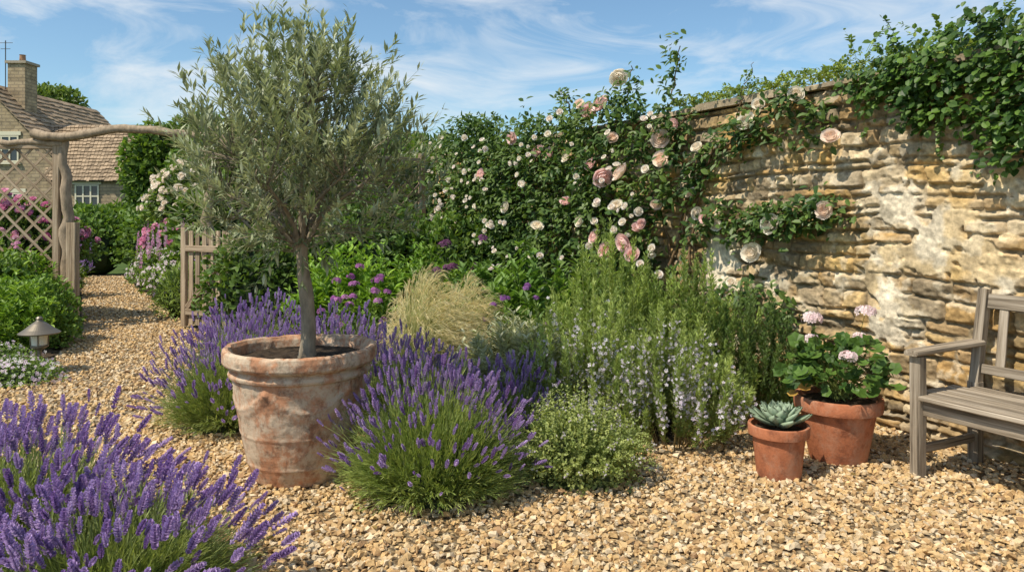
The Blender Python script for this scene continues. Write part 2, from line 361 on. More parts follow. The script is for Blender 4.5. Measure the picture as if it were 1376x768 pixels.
# ---------------------------------------------------------------- garden wall
def build_wall():
    ts=np.concatenate([np.arange(-5,-1.2,.02),np.arange(-1.2,3.0,.0078),np.arange(3.0,7.31,.02)])
    zs=np.arange(-.05,WH+.001,.0085)
    T,Z=np.meshgrid(ts,zs,indexing='ij');S=T*LT
    r=np.random.default_rng(5)
    ws=S+.05*(fbm(S*2.3,Z*2.3,0,31,3)-.5)+.030*(fbm(S*12,Z*12,0,32,3)-.5)
    wz=Z+.10*(fbm(S*1.3,Z*1.0,3,33,3)-.5)+.026*(fbm(S*8,Z*9,3,34,4)-.5)
    zc=[-.3]
    while zc[-1]<WH+.3: zc.append(zc[-1]+r.choice([.05,.065,.08,.095,.115,.14],p=[.15,.22,.22,.18,.14,.09]))
    zc=A(zc);ci=np.clip(np.searchsorted(zc,wz)-1,0,len(zc)-2)
    H=np.zeros_like(S);col=np.zeros(S.shape+(3,))
    pal=A([[.47,.34,.185],[.53,.40,.24],[.40,.28,.15],[.42,.35,.25],[.55,.39,.19],[.34,.27,.18],[.58,.475,.32],[.46,.30,.13]])
    for c in range(len(zc)-1):
        b=[-6.2-r.random()*.3]
        while b[-1]<9:b.append(b[-1]+r.uniform(.08,.32)*(1.0 if r.random()<.8 else 1.4))
        b=A(b);mk=ci==c
        if not mk.any():continue
        x=ws[mk];k=np.clip(np.searchsorted(b,x)-1,0,len(b)-2)
        shrink=r.uniform(0,.018,len(b))
        ez=np.minimum(wz[mk]-zc[c],zc[c+1]-wz[mk])-shrink[k]*.4
        ex=np.minimum(x-b[k],b[k+1]-x)
        e=np.minimum(ez,ex)
        e=np.where((ez<.02)&(ex<.02),.02-np.sqrt((.02-np.clip(ez,0,.02))**2+(.02-np.clip(ex,0,.02))**2),e)
        hh=r.uniform(.022,.058,len(b));cc=pal[r.integers(0,8,len(b))]*r.uniform(.70,1.15,(len(b),1))
        tx=r.uniform(-.12,.12,len(b));tz=r.uniform(-.25,.25,len(b))
        mid=(b[k]+b[np.clip(k+1,0,len(b)-1)])/2
        h=sstep(.002,.013,e)*(hh[k]+tx[k]*(x-mid)+tz[k]*(wz[mk]-(zc[c]+zc[c+1])/2))
        H[mk]=h
        ms=sstep(.003,.010,e)[:,None]
        col[mk]=cc[k]*ms+A([.33,.26,.165])*(1-ms)
    fn=fbm(S*9,Z*13,1,41,4)-.5;fi=fbm(S*38,Z*45,1,42,3)-.5
    H+=.020*fn+.018*fi
    H=np.maximum(H,.004+.020*(fbm(S*5,Z*5,4,45,3)-.42)+.008*fi)
    pit=sstep(.60,.69,fbm(S*5,Z*8,7,47,4));H-=.024*pit*sstep(.01,.03,H)
    bias=.135*np.exp(-((T-.12)/.34)**2-((Z-1.55)/.38)**2)+.06*np.exp(-((T+.15)/.4)**2-((Z-1.0)/.35)**2)+.04*np.exp(-((T-1.5)/.8)**2-((Z-1.7)/.4)**2)
    pn=fbm(S*2.1,Z*2.6,9,51,5)+bias+.36*(fbm(S*8,Z*10,2,52,6)-.5)
    pm=sstep(.655,.685,pn)
    ph=.038+.022*(fbm(S*5,Z*5,4,53,3)-.5)+.018*(fbm(S*20,Z*20,4,54,4)-.5)
    thin=sstep(.56,.66,pn)*(1-pm)
    H=np.where(pm>.02,H*(1-pm)+np.maximum(H*.85,ph)*pm,H)
    H=np.maximum(H,.012*thin)
    pc=A([.66,.585,.46])*(.45+1.05*fbm(S*7,Z*8,5,55,6))[...,None]
    och=sstep(.50,.60,fbm(S*3.6,Z*4.2,8,61,6)+.15*np.exp(-((T+.42)/.22)**2-((Z-1.35)/.4)**2))[...,None]
    pc=pc*(1-och*.55)+A([.52,.36,.14])*och*.55
    col=col*(1-.4*thin[...,None])+A([.58,.49,.36])*.4*thin[...,None]
    col=col*(1-pm[...,None])+pc*pm[...,None]
    gl=sstep(.50,.62,fbm(S*3.1,Z*3.6,2,71,5)+.12*np.exp(-((T+.45)/.3)**2-((Z-1.4)/.4)**2))[...,None]
    col=col*(1-.42*gl*(1-pm[...,None]))+A([.62,.42,.15])*.42*gl*(1-pm[...,None])
    dk=sstep(.55,.67,fbm(S*5.5,Z*4.5,12,73,6)+.10*sstep(1.9,2.3,Z)+.08*sstep(.5,.0,Z))[...,None]
    col=col*(1-.5*dk)+A([.16,.125,.08])*.5*dk
    wl=sstep(.61,.66,fbm(S*9,Z*9,20,75,5))[...,None]
    col=col*(1-.4*wl)+A([.66,.60,.48])*.4*wl
    col*=(.50+.50*sstep(-.015,.022,H))[...,None]*(1+.8*fi+.3*fn)[...,None].clip(.5,1.35)*A([1.02,.98,.92])  # shade painted into the colour: low relief and joints darkened by height
    mb=MB();n=len(zs);i,j=np.meshgrid(np.arange(len(ts)-1),np.arange(n-1),indexing='ij');b=(i*n+j).ravel()
    mb.add(wp(T,Z,H),np.stack([b,b+1,b+n+1,b+n],1),col.reshape(-1,3),0,True)
    a0,a1=-5,7.3
    bk=[wp(a0,-.05,0),wp(a1,-.05,0),wp(a1,-.05,-.42),wp(a0,-.05,-.42),wp(a0,WH,0),wp(a1,WH,0),wp(a1,WH,-.42),wp(a0,WH,-.42)]
    mb.add(A(bk),[[4,5,6,7],[2,3,7,6],[1,2,6,5],[3,0,4,7]],(.4,.32,.2))
    wall=mb.build('stone_garden_wall',M_STONE)
    mb=MB();s=-5.;r=np.random.default_rng(8)
    while s<7.35:
        L=r.uniform(.28,.62);e=min(s+L,7.4);nx,ny=10,8
        th=r.uniform(.045,.075);oo=r.uniform(.05,.10);lift=r.uniform(0,.014)
        tt=np.linspace(s+.005,e-.005,nx);ob=np.linspace(-.47,oo,ny)
        TT,OO=np.meshgrid(tt,ob,indexing='ij')
        edge=(np.minimum(np.minimum(TT-s,e-TT)*1.0,np.minimum(OO+.47,oo-OO)));
        top=WH+.012+lift+th-.02*(1-sstep(0,.05,edge))+.028*(fbm(TT*7,OO*7,s,81)-.5)
        bot=WH+.003+lift+0*TT+.004*(fbm(TT*7,OO*7,s,82))
        OO2=OO+.035*(fbm(TT*9,0*TT,3,83)-.5)
        Vt=wp(TT,top,OO2);Vb=wp(TT,bot,OO2*.985)
        n=ny;i,j=np.meshgrid(np.arange(nx-1),np.arange(ny-1),indexing='ij');b=(i*n+j).ravel();q=nx*ny
        F=[*np.stack([b,b+1,b+n+1,b+n],1),*(np.stack([b+n,b+n+1,b+1,b],1)+q)]
        for k in range(ny-1):
            F.append([k+1,k,q+k,q+k+1]);kk=(nx-1)*n+k;F.append([kk,kk+1,q+kk+1,q+kk])
        for k in range(nx-1):
            a=k*n;F.append([a,a+n,q+a+n,q+a]);a=k*n+n-1;F.append([a+n,a,q+a,q+a+n])
        c=A([.39,.31,.21])*r.uniform(.7,1.12)
        lich=fbm(TT*8,OO*8,s,84)
        C=c*(.7+.6*lich)[...,None]+sstep(.55,.7,lich)[...,None]*A([.1,.08,.02])
        mb.add(np.concatenate([Vt.reshape(-1,3),Vb.reshape(-1,3)]),A(F),np.concatenate([C.reshape(-1,3)]*2))
        s=e+.006
    mb.build('coping',M_STONE,wall)
build_wall()
# ---------------------------------------------------------------- shrubs
def shrub(name,c,r,n,tm,size,c0,c1,core=.72,lump=.3,seed=0,flowers=None,mb=None,zmin=-.25,mat=None,shell=.55):
    c=A(c,float);r=A(r,float);own=mb is None;mb=mb or MB()
    d=nrm(rng.normal(size=(n,3)));d[:,2]=np.where(d[:,2]<zmin,-d[:,2],d[:,2])
    def rho(d):return 1+lump*2*(fbm(d[:,0]*2.6+seed*3.1,d[:,1]*2.6+7,d[:,2]*2.6+seed,seed,4)-.5)
    u=1-(1-shell)*rng.random(n)**1.7+rng.normal(0,.035,n)
    P=c+d*r*(rho(d)*u)[:,None]
    k=P[:,2]>.02;P=P[k];d=d[k];u=u[k]
    D=nrm(d+rng.normal(0,.6,d.shape)+A([0,0,.25]))
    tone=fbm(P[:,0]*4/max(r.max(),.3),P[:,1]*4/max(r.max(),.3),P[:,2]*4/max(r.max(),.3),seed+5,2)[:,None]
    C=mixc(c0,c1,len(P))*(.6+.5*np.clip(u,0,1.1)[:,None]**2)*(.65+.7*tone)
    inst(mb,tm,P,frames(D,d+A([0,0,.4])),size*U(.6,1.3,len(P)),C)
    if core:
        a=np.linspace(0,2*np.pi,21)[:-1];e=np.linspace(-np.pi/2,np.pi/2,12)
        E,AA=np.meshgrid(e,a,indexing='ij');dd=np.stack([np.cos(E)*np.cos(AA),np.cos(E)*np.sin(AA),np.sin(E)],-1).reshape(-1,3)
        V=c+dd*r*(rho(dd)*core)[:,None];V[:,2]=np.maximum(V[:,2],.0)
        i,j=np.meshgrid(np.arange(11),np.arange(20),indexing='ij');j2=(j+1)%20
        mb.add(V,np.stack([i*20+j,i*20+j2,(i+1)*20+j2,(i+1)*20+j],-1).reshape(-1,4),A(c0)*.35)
    if flowers:
        for (nf,ftm,fs,fc0,fc1) in flowers:
            d=nrm(rng.normal(size=(nf,3)));d[:,2]=np.abs(d[:,2])
            P=c+d*r*(rho(d)*U(.98,1.1,nf))[:,None]
            D=nrm(d+rng.normal(0,.3,d.shape)+A([0,-.4,.2]))
            inst(mb,ftm,P,frames(D),fs*U(.7,1.25,nf),mixc(fc0,fc1,nf),1)
    if own:return mb.build(name,[mat or M_LEAF,M_PET])
    return mb
# ---------------------------------------------------------------- lavender
def lavender(c,rx,ry,h,n,spike=.055,leaves=7,lift=.12,g0=(.105,.155,.05),g1=(.20,.25,.10),ff=.5):
    c=A([c[0],c[1],.02]);mb=MB()
    th=U(0,2*np.pi,n);cp=U(.10,1,n)**.8;sp=np.sqrt(1-cp**2)
    k=U(.82,1.14,n)*(1+.2*(fbm(np.cos(th)*2+c[0],np.sin(th)*2+c[1],cp*2,3,3)-.5)*2)
    fl=rng.random(n)<(ff*.45+ff*1.0*cp)
    tip=c+np.stack([rx*sp*np.cos(th)*k,ry*sp*np.sin(th)*k,h*cp*k+lift*U(.1,1,n)*fl],1)
    base=c+np.stack([rx*.35*sp*np.cos(th),ry*.35*sp*np.sin(th),0*th],1)+rng.normal(0,.03,(n,3))*A([1,1,0])
    mid=base*.45+tip*.55;mid[:,2]+=.10*h*U(.2,1.4,n)*(sp+.2);mid+=rng.normal(0,.02,mid.shape)
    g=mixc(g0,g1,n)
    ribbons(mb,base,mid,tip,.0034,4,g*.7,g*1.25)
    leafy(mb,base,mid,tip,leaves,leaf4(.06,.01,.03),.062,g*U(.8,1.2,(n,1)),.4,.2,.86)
    m=int(n*1.2);th=U(0,2*np.pi,m);cp=U(.05,1,m);sp=np.sqrt(1-cp**2);kk=U(.66,.98,m)
    t2=c+np.stack([rx*sp*np.cos(th)*kk,ry*sp*np.sin(th)*kk,h*cp*kk+.02],1);b2=c+np.stack([rx*.3*sp*np.cos(th),ry*.3*sp*np.sin(th),0*th],1)
    m2=b2*.4+t2*.6+A([0,0,.06])*h
    g=mixc(g0,g1,m)*1.1;ribbons(mb,b2,m2,t2,.004,3,g*.6,g);leafy(mb,b2,m2,t2,9,leaf4(.06,.01,.03),.055,g,.42,.45,1.)
    D=nrm(nrm(tip-mid)+A([0,0,.35])+rng.normal(0,.16,(n,3)))
    ss=spike*U(.55,1.3,n)
    col=mixc((.34,.20,.50),(.62,.47,.78),n)
    q=np.where(fl,rng.integers(0,3,n),9)
    for v in range(3):
        s=q==v;inst(mb,LSP[v],tip[s]-D[s]*.01,frames(D[s]),np.stack([ss[s]*.98,ss[s],ss[s]*.98],1),col[s],1)
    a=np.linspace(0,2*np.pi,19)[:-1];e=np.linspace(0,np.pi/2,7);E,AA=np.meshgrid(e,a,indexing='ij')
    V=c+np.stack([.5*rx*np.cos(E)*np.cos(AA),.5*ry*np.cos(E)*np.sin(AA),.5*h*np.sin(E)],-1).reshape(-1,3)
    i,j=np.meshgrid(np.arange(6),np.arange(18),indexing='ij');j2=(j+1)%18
    mb.add(V,np.stack([i*18+j,i*18+j2,(i+1)*18+j2,(i+1)*18+j],-1).reshape(-1,4),(.03,.045,.015))  # added dark core hidden in the mound, keeps light from passing through
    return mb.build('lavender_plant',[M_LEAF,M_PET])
lavender((-.40,3.72),.52,.44,.51,1150,.052,8,.17,ff=.46,g0=(.11,.17,.05),g1=(.22,.28,.105))
lavender((-2.05,3.05),.66,.60,.37,800,.078,8,.17,ff=.5)
lavender((-1.42,2.64),.56,.50,.28,700,.078,8,.16,ff=.5)
lavender((-2.6,2.5),.6,.6,.40,350,.08,6,.14)
lavender((-1.85,4.95),.54,.5,.50,950,.058,7,.17,ff=.48)
lavender((-2.05,5.95),.55,.5,.56,750,.06,5,.15,ff=.6)
lavender((-1.35,5.55),.5,.45,.53,700,.06,5,.15,ff=.6)
lavender((-.72,4.85),.42,.4,.46,600,.058,5,.17,ff=.5)
lavender((-.02,4.45),.36,.30,.36,420,.058,6,.17,ff=.48)
# ---------------------------------------------------------------- big pot + olive
PC=A([-1.14,4.02])
def bigpot():
    kp=[(.0,.0),(.235,.0),(.245,.01),(.262,.06),(.285,.15),(.312,.28),(.330,.40),(.345,.50),(.352,.545),(.368,.552),(.372,.565),(.366,.58),(.356,.588),(.362,.60),(.392,.612),(.402,.625),(.404,.66),(.400,.685),(.388,.695),(.372,.692),(.356,.672),(.345,.63),(.335,.56)]
    kp=A(kp);d=np.r_[0,np.cumsum(np.linalg.norm(np.diff(kp,axis=0),axis=1))]
    t=np.unique(np.r_[d,np.linspace(.235,d[-1],110)]);pr_=np.stack([np.interp(t,d,kp[:,0]),np.interp(t,d,kp[:,1])],1)
    seg=180;V,F=lathe(pr_,seg)
    an=np.arctan2(V[:,1],V[:,0]);r=np.hypot(V[:,0],V[:,1]);z=V[:,2]
    out=(t.repeat(seg)<d[18])&(r>.2)
    ph=(an+.55)/(2*np.pi)*5;ph=ph-np.floor(ph)
    zg=.50-.10*np.sin(np.pi*ph)
    sw=.008*np.exp(-((z-zg)/.016)**2)*(.6+.8*vnoise(an*26,z*70,0,3))+.005*np.exp(-((z-zg+.028)/.018)**2)*(.5+vnoise(an*20,z*60,4,3))
    kn=.010*np.exp(-((z-.50)/.025)**2-((np.minimum(ph,1-ph))/.03)**2)+.006*np.exp(-((z-.44)/.05)**2-((np.minimum(ph,1-ph))/.018)**2)
    band=.005*np.exp(-((z-.10)/.008)**2)+.005*np.exp(-((z-.26)/.006)**2)
    er=.006*(fbm(np.cos(an)*4,np.sin(an)*4,z*9,4,4)-.5)*2+.005*(fbm(np.cos(an)*18,np.sin(an)*18,z*44,6,3)-.5)
    chip=.010*sstep(.62,.72,fbm(np.cos(an)*7,np.sin(an)*7,z*14,16,3))*(z>.60)
    dr=np.where(out&(z<.54)&(z>.02),sw+kn+band,0)+np.where(r>.2,er-chip,0)
    V[:,0]+=np.cos(an)*dr;V[:,1]+=np.sin(an)*dr
    V[:,2]+=np.where(z>.6,.004*np.sin(an*2+1)+.006*(fbm(np.cos(an)*5,np.sin(an)*5,3,19,3)-.5)-chip*.5,0)
    mb=MB();mb.add(V,F,(.4,.2,.1),0,True)
    o=mb.build('terracotta_urn_planter',M_POT);o.location=(PC[0],PC[1],.012)
    mb=MB();a=np.linspace(0,2*np.pi,49)[:-1];rr=np.linspace(0.01,.352,12);RR,AA=np.meshgrid(rr,a,indexing='ij')
    V=np.stack([RR*np.cos(AA),RR*np.sin(AA),.615+.03*fbm(RR*np.cos(AA)*20,RR*np.sin(AA)*20)],-1).reshape(-1,3)
    i,j=np.meshgrid(np.arange(11),np.arange(48),indexing='ij');j2=(j+1)%48
    mb.add(V,np.stack([i*48+j,i*48+j2,(i+1)*48+j2,(i+1)*48+j],-1).reshape(-1,4),(.06,.04,.03))
    mb.build('soil',M_SOIL,o)
bigpot()
def olive():
    mb=MB();bc=A([.28,.23,.165])
    tr=cpath([[-1.11,4.02,.62],[-1.095,4.02,.85],[-1.12,4.01,1.05],[-1.135,4.0,1.24]],16)
    tube(mb,tr,np.interp(np.linspace(0,1,16),[0,.12,.9,1],[.054,.039,.032,.037]),14,bc,1,.3,3)
    fork=A([-1.135,4.0,1.20]);cc=A([-1.15,4.0,1.74])
    limbs=[]
    for q in [(-.42,.05,.32),(-.25,-.3,.5),(-.12,.25,.75),(.08,-.1,.85),(.25,.25,.62),(.42,-.05,.42),(.3,-.32,.4),(-.3,.3,.3),(.05,.38,.4),(-.05,-.4,.35)]:
        e=fork+A(q);m=fork+A(q)*A([.3,.3,.55])
        P=cpath([fork,m+rng.normal(0,.02,3),e],14);limbs.append(P)
        tube(mb,P,np.linspace(.019,.005,14),7,bc*.9,1,.2,5)
    LP=np.concatenate(limbs)
    n=580
    d=nrm(rng.normal(size=(n,3)));u=rng.random(n)**.40
    rr=1+.34*(fbm(d[:,0]*2.2+3,d[:,1]*2.2,d[:,2]*2.2,8,3)-.5)*2
    R=A([.60,.56,.57]);P=cc+d*R*(u*rr)[:,None]
    P[:,:2]=cc[:2]+(P[:,:2]-cc[:2])*np.interp(P[:,2],[1.15,1.4,1.8,2.3],[1.0,1.1,1.0,.66])[:,None]
    P[:,2]=np.maximum(P[:,2],1.17+U(0,.15,n))
    k=np.argmin(((P[:,None]-LP[None])**2).sum(-1)+.4*np.maximum(LP[None,:,2]-P[:,None,2]+.08,0),1);S=LP[k]
    out=nrm(P-(cc-A([0,0,.35])))
    L=U(.14,.28,n)
    tip=P+nrm(out+A([0,0,.5])+rng.normal(0,.35,(n,3)))*L[:,None]
    M1=(S+P)/2+A([0,0,.02])
    ribbons(mb,S,M1,P,.007,3,bc*.8,bc*.8,1,.6)
    ribbons(mb,P,(P+tip)/2+rng.normal(0,.02,(n,3)),tip,.0035,3,(.3,.3,.2),(.3,.34,.2),0)
    c=mixc((.19,.23,.11),(.48,.51,.34),n)
    mid=(P+tip)/2+rng.normal(0,.02,(n,3))
    leafy(mb,P,mid,tip,20,LEAF_OL,.070,c,.75,0,1.02,up=(0,0,1),taper=.3)
    leafy(mb,S,M1,P,4,LEAF_OL,.06,c*.8,.9,.5,1.,taper=0)
    m=24;a=U(0,6.28,m);b=cc+np.stack([np.cos(a)*U(.05,.42,m),np.sin(a)*U(.05,.42,m),U(.12,.38,m)],1)
    t2=b+np.stack([np.cos(a)*.14,np.sin(a)*.14,U(.18,.30,m)],1)+rng.normal(0,.03,(m,3))
    m2=(b+t2)/2+np.stack([np.cos(a)*.03,np.sin(a)*.03,0*a],1)
    ribbons(mb,b,m2,t2,.005,4,bc,(.3,.32,.2),0)
    leafy(mb,b,m2,t2,30,LEAF_OL,.064,mixc((.24,.28,.14),(.46,.49,.33),m),.7,.1,1.02)
    mb.build('olive_tree',[leafmat('olive_leaf',.25,.45,(1.15,1.2,.75),.4),M_BARK])
olive()
# ---------------------------------------------------------------- rosemary
def rosemary(c,rx,ry,h,n,c0,c1,fl=0,per=85,nl=.040):
    mb=MB();c=A([c[0],c[1],.02]);a=U(0,2*np.pi,n);q=np.sqrt(rng.random(n))
    b=c+np.stack([rx*.45*q*np.cos(a),ry*.45*q*np.sin(a),0*a],1)
    hh=h*(1-.58*q**2.2)*U(.68,1.12,n)
    tip=c+np.stack([rx*q*np.cos(a),ry*q*np.sin(a),hh],1)+rng.normal(0,.03,(n,3))
    mid=b*.35+tip*.65;mid[:,2]=hh*.42;mid[:,:2]+= (tip-c)[:,:2]*.12
    g=mixc(c0,c1,n);ribbons(mb,b,mid,tip,.007,5,(.12,.09,.05),g,0,.5)
    leafy(mb,b,mid,tip,per,LEAF_NEED,nl,g,.80,.2,1.02,taper=.25,up=None)
    leafy(mb,b*.2+tip*.8,b*.1+tip*.9,tip+A([0,0,.02]),40,LEAF_NEED,nl*1.0,g*1.45,.65,.0,1.,taper=.35,up=None)
    if fl:
        k=rng.random(n)<fl;B,Mm,T=b[k],mid[k],tip[k];per2=24
        t=U(.5,.95,(len(B),per2));P=bez(B[:,None],Mm[:,None],T[:,None],t).reshape(-1,3);P+=rng.normal(0,.015,P.shape)
        D=nrm(rng.normal(size=P.shape)+A([-.2,-.5,.3]))
        inst(mb,FIVE,P,frames(D),.0115*U(.7,1.3,len(P)),mixc((.74,.64,.78),(.90,.85,.90),len(P)),1)
    return mb.build('rosemary_bush',[M_LEAF,M_PET])
RG0,RG1=(.095,.14,.04),(.19,.245,.085)
rosemary((.50,4.80),.52,.46,.88,140,RG0,RG1,.45,100)
rosemary((.72,5.35),.60,.5,1.16,140,(.09,.135,.035),(.18,.24,.07),0,110,.044)
rosemary((.98,4.55),.48,.45,.76,140,RG0,RG1,.55,100)
rosemary((1.28,5.30),.52,.5,1.06,130,(.07,.11,.03),(.15,.21,.058),0,105,.044)
rosemary((1.62,5.15),.48,.48,.84,150,(.03,.062,.018),(.08,.125,.038),0,95)
def sprigs(name,c,rx,ry,h,n,per,tm,ln,c0,c1,ang=.8,flow=None,mat=None,stemw=.005,t0=.1,spread=.4,drop=.55):
    mb=MB();c=A([c[0],c[1],.02]);a=U(0,2*np.pi,n);q=np.sqrt(rng.random(n))
    b=c+np.stack([rx*spread*q*np.cos(a),ry*spread*q*np.sin(a),0*a],1);hh=h*(1-drop*q**2)*U(.8,1.1,n)
    tip=c+np.stack([rx*q*np.cos(a),ry*q*np.sin(a),hh],1)+rng.normal(0,.02,(n,3));mid=b*.4+tip*.6+A([0,0,.1])*h
    g=mixc(c0,c1,n);ribbons(mb,b,mid,tip,stemw,3,g*.7,g)
    leafy(mb,b,mid,tip,per,tm,ln,g,ang,t0,1.,taper=.3)
    if flow:
        kind,frac,fs,f0,f1=flow;k=rng.random(n)<frac;T=tip[k]+A([0,0,.03]);m=len(T)
        if kind=='spire':
            B=T-A([0,0,.03]);T2=T+A([0,0,1.])*U(.7,1.1,(m,1))*fs*8;ribbons(mb,B,(B+T2)/2,T2,.006,2,g[k],g[k])
            per2=34;t=rng.random((m,per2));P=(B[:,None]*(1-t[...,None])+T2[:,None]*t[...,None]).reshape(-1,3)
            d=nrm(rng.normal(size=P.shape)*A([1,1,.2]));P+=d*fs*.4*(1-.6*t.reshape(-1,1))
            inst(mb,FIVE,P,frames(d+A([0,0,-.2])),fs*.55*(1-.5*t.reshape(-1)),np.repeat(mixc(f0,f1,m),per2,0)*U(.85,1.15,(m*per2,1)),1)
        elif kind=='head':
            per2=14;d=nrm(rng.normal(size=(m*per2,3)));d[:,2]=np.abs(d[:,2])*.8;P=np.repeat(T,per2,0)+d*fs
            inst(mb,FIVE,P,frames(d),fs*.5*U(.8,1.2,len(P)),np.repeat(mixc(f0,f1,m),per2,0)*U(.85,1.15,(m*per2,1)),1)
    return mb.build(name,[mat or M_LEAF,M_PET])
mbt=MB()
TC0,TC1=(.13,.18,.06),(.25,.30,.12)
shrub('',(.35,3.94,.03),(.29,.26,.29),4500,leaf6(.3,.05,.1),.024,TC0,TC1,.75,.45,3,mb=mbt,zmin=-.05)
n=380;a=U(0,6.28,n);q=np.sqrt(rng.random(n));c_=A([.35,3.94,.03]);b=c_+np.stack([.2*q*np.cos(a),.18*q*np.sin(a),0*a+.05],1)
tip=c_+np.stack([.43*q*np.cos(a),.38*q*np.sin(a),.45*(1-.74*q**2)*U(.75,1.15,n)],1)+rng.normal(0,.015,(n,3));g=mixc(TC0,TC1,n);mid=(b+tip)/2+A([0,0,.05])
ribbons(mbt,b,mid,tip,.0025,3,g*.7,g);leafy(mbt,b,mid,tip,24,leaf6(.3,.05,.1),.022,g*1.1,1.0,.35,1.)
k=rng.random(n)<.25;T=np.repeat(tip[k],5,0)+rng.normal(0,.010,(k.sum()*5,3));inst(mbt,FIVE,T,frames(nrm(rng.normal(size=T.shape)+A([0,-.4,.5]))),.006*U(.7,1.2,len(T)),mixc((.65,.55,.65),(.8,.74,.76),len(T)),1)
mbt.build('thyme_plant',[M_LEAF,M_PET])
sprigs('sage_plant',(-.02,5.10),.42,.40,.70,190,20,leaf6(.17,.04,.15),.080,(.21,.24,.17),(.35,.38,.29),.8)
sprigs('sage_plant',(.18,4.88),.3,.3,.66,110,20,leaf6(.17,.04,.15),.075,(.21,.24,.17),(.35,.38,.29),.8)
def stipa(c,r,h,n):
    mb=MB();c=A([c[0],c[1],.02]);a=U(0,2*np.pi,n);q=rng.random(n)**.6
    b=c+np.stack([.08*np.cos(a)*q,.08*np.sin(a)*q,0*a],1)
    tip=c+np.stack([r*q*np.cos(a)+.16,r*q*np.sin(a),h*U(.60,1.05,n)*(1-.5*q**1.5)],1)
    mid=b+(tip-b)*A([.25,.25,1.0]);mid[:,2]+=h*.16
    t=rng.random((n,1));c1=A([.82,.68,.38])*(1-t)+A([.92,.82,.56])*t
    ribbons(mb,b,mid,tip,.0032,7,(.24,.38,.09),c1,0,.5)
    k=rng.random(n)<.3
    leafy(mb,b[k],mid[k],tip[k],8,leaf4(.03,.01,.1),.07,c1[k],.3,.6,1.)
    return mb.build('feather_grass',[M_DRY])
stipa((-.74,5.6),.48,.98,1700)
stipa((-.45,5.9),.40,.90,1000)
G0,G1=(.055,.11,.02),(.13,.21,.04)
sprigs('leafy_perennial',(.15,6.3),.5,.4,1.06,110,20,LEAF_MID,.13,(.06,.13,.025),(.13,.23,.05))
sprigs('leafy_perennial',(-.25,6.9),.45,.4,1.0,100,18,LEAF_MID,.13,(.05,.11,.025),(.11,.2,.05))
sprigs('leafy_perennial',(.65,6.5),.4,.4,1.0,80,18,LEAF_MID,.12,G0,G1)
sprigs('purple_verbena',(.05,5.75),.42,.3,.82,45,10,LEAF_MID,.07,G0,G1,flow=('head',.45,.025,(.28,.10,.34),(.45,.22,.50)))
sprigs('purple_verbena',(-1.35,6.5),.40,.4,.84,70,12,LEAF_MID,.07,G0,G1,flow=('head',.55,.036,(.38,.12,.36),(.58,.26,.52)))
sprigs('allium_plant',(-.35,7.6),.6,.4,1.25,16,3,LEAF_MID,.1,G0,G1,flow=('head',.7,.05,(.14,.05,.10),(.25,.10,.22)))
sprigs('leafy_perennial',(-1.6,7.4),.7,.5,1.15,150,18,LEAF_MID,.11,(.09,.19,.025),(.19,.31,.05))
sprigs('leafy_perennial',(-.9,7.9),.6,.5,1.1,110,18,LEAF_MID,.11,(.07,.15,.02),(.15,.25,.04))
shrub('green_shrub',(-2.6,8.3,.5),(.75,.6,.75),4500,LEAF_OV,.075,(.03,.065,.015),(.09,.15,.035),.75,.3,5)
shrub('green_shrub',(-1.9,9.4,.7),(.9,.7,.9),4500,LEAF_OV,.085,(.035,.08,.018),(.10,.17,.04),.75,.3,6)
shrub('green_shrub',(-.6,9.5,.6),(.8,.7,.8),4500,LEAF_OV,.08,(.04,.09,.018),(.12,.19,.04),.75,.3,7)
shrub('hedge',(-1.0,13.2,1.1),(2.6,1.0,1.55),8000,LEAF_OV,.14,(.04,.085,.015),(.11,.18,.035),.8,.25,8)
shrub('hedge',(-3.8,12.6,1.0),(1.9,1.0,1.4),7000,LEAF_OV,.13,(.035,.075,.015),(.09,.15,.03),.8,.25,9)
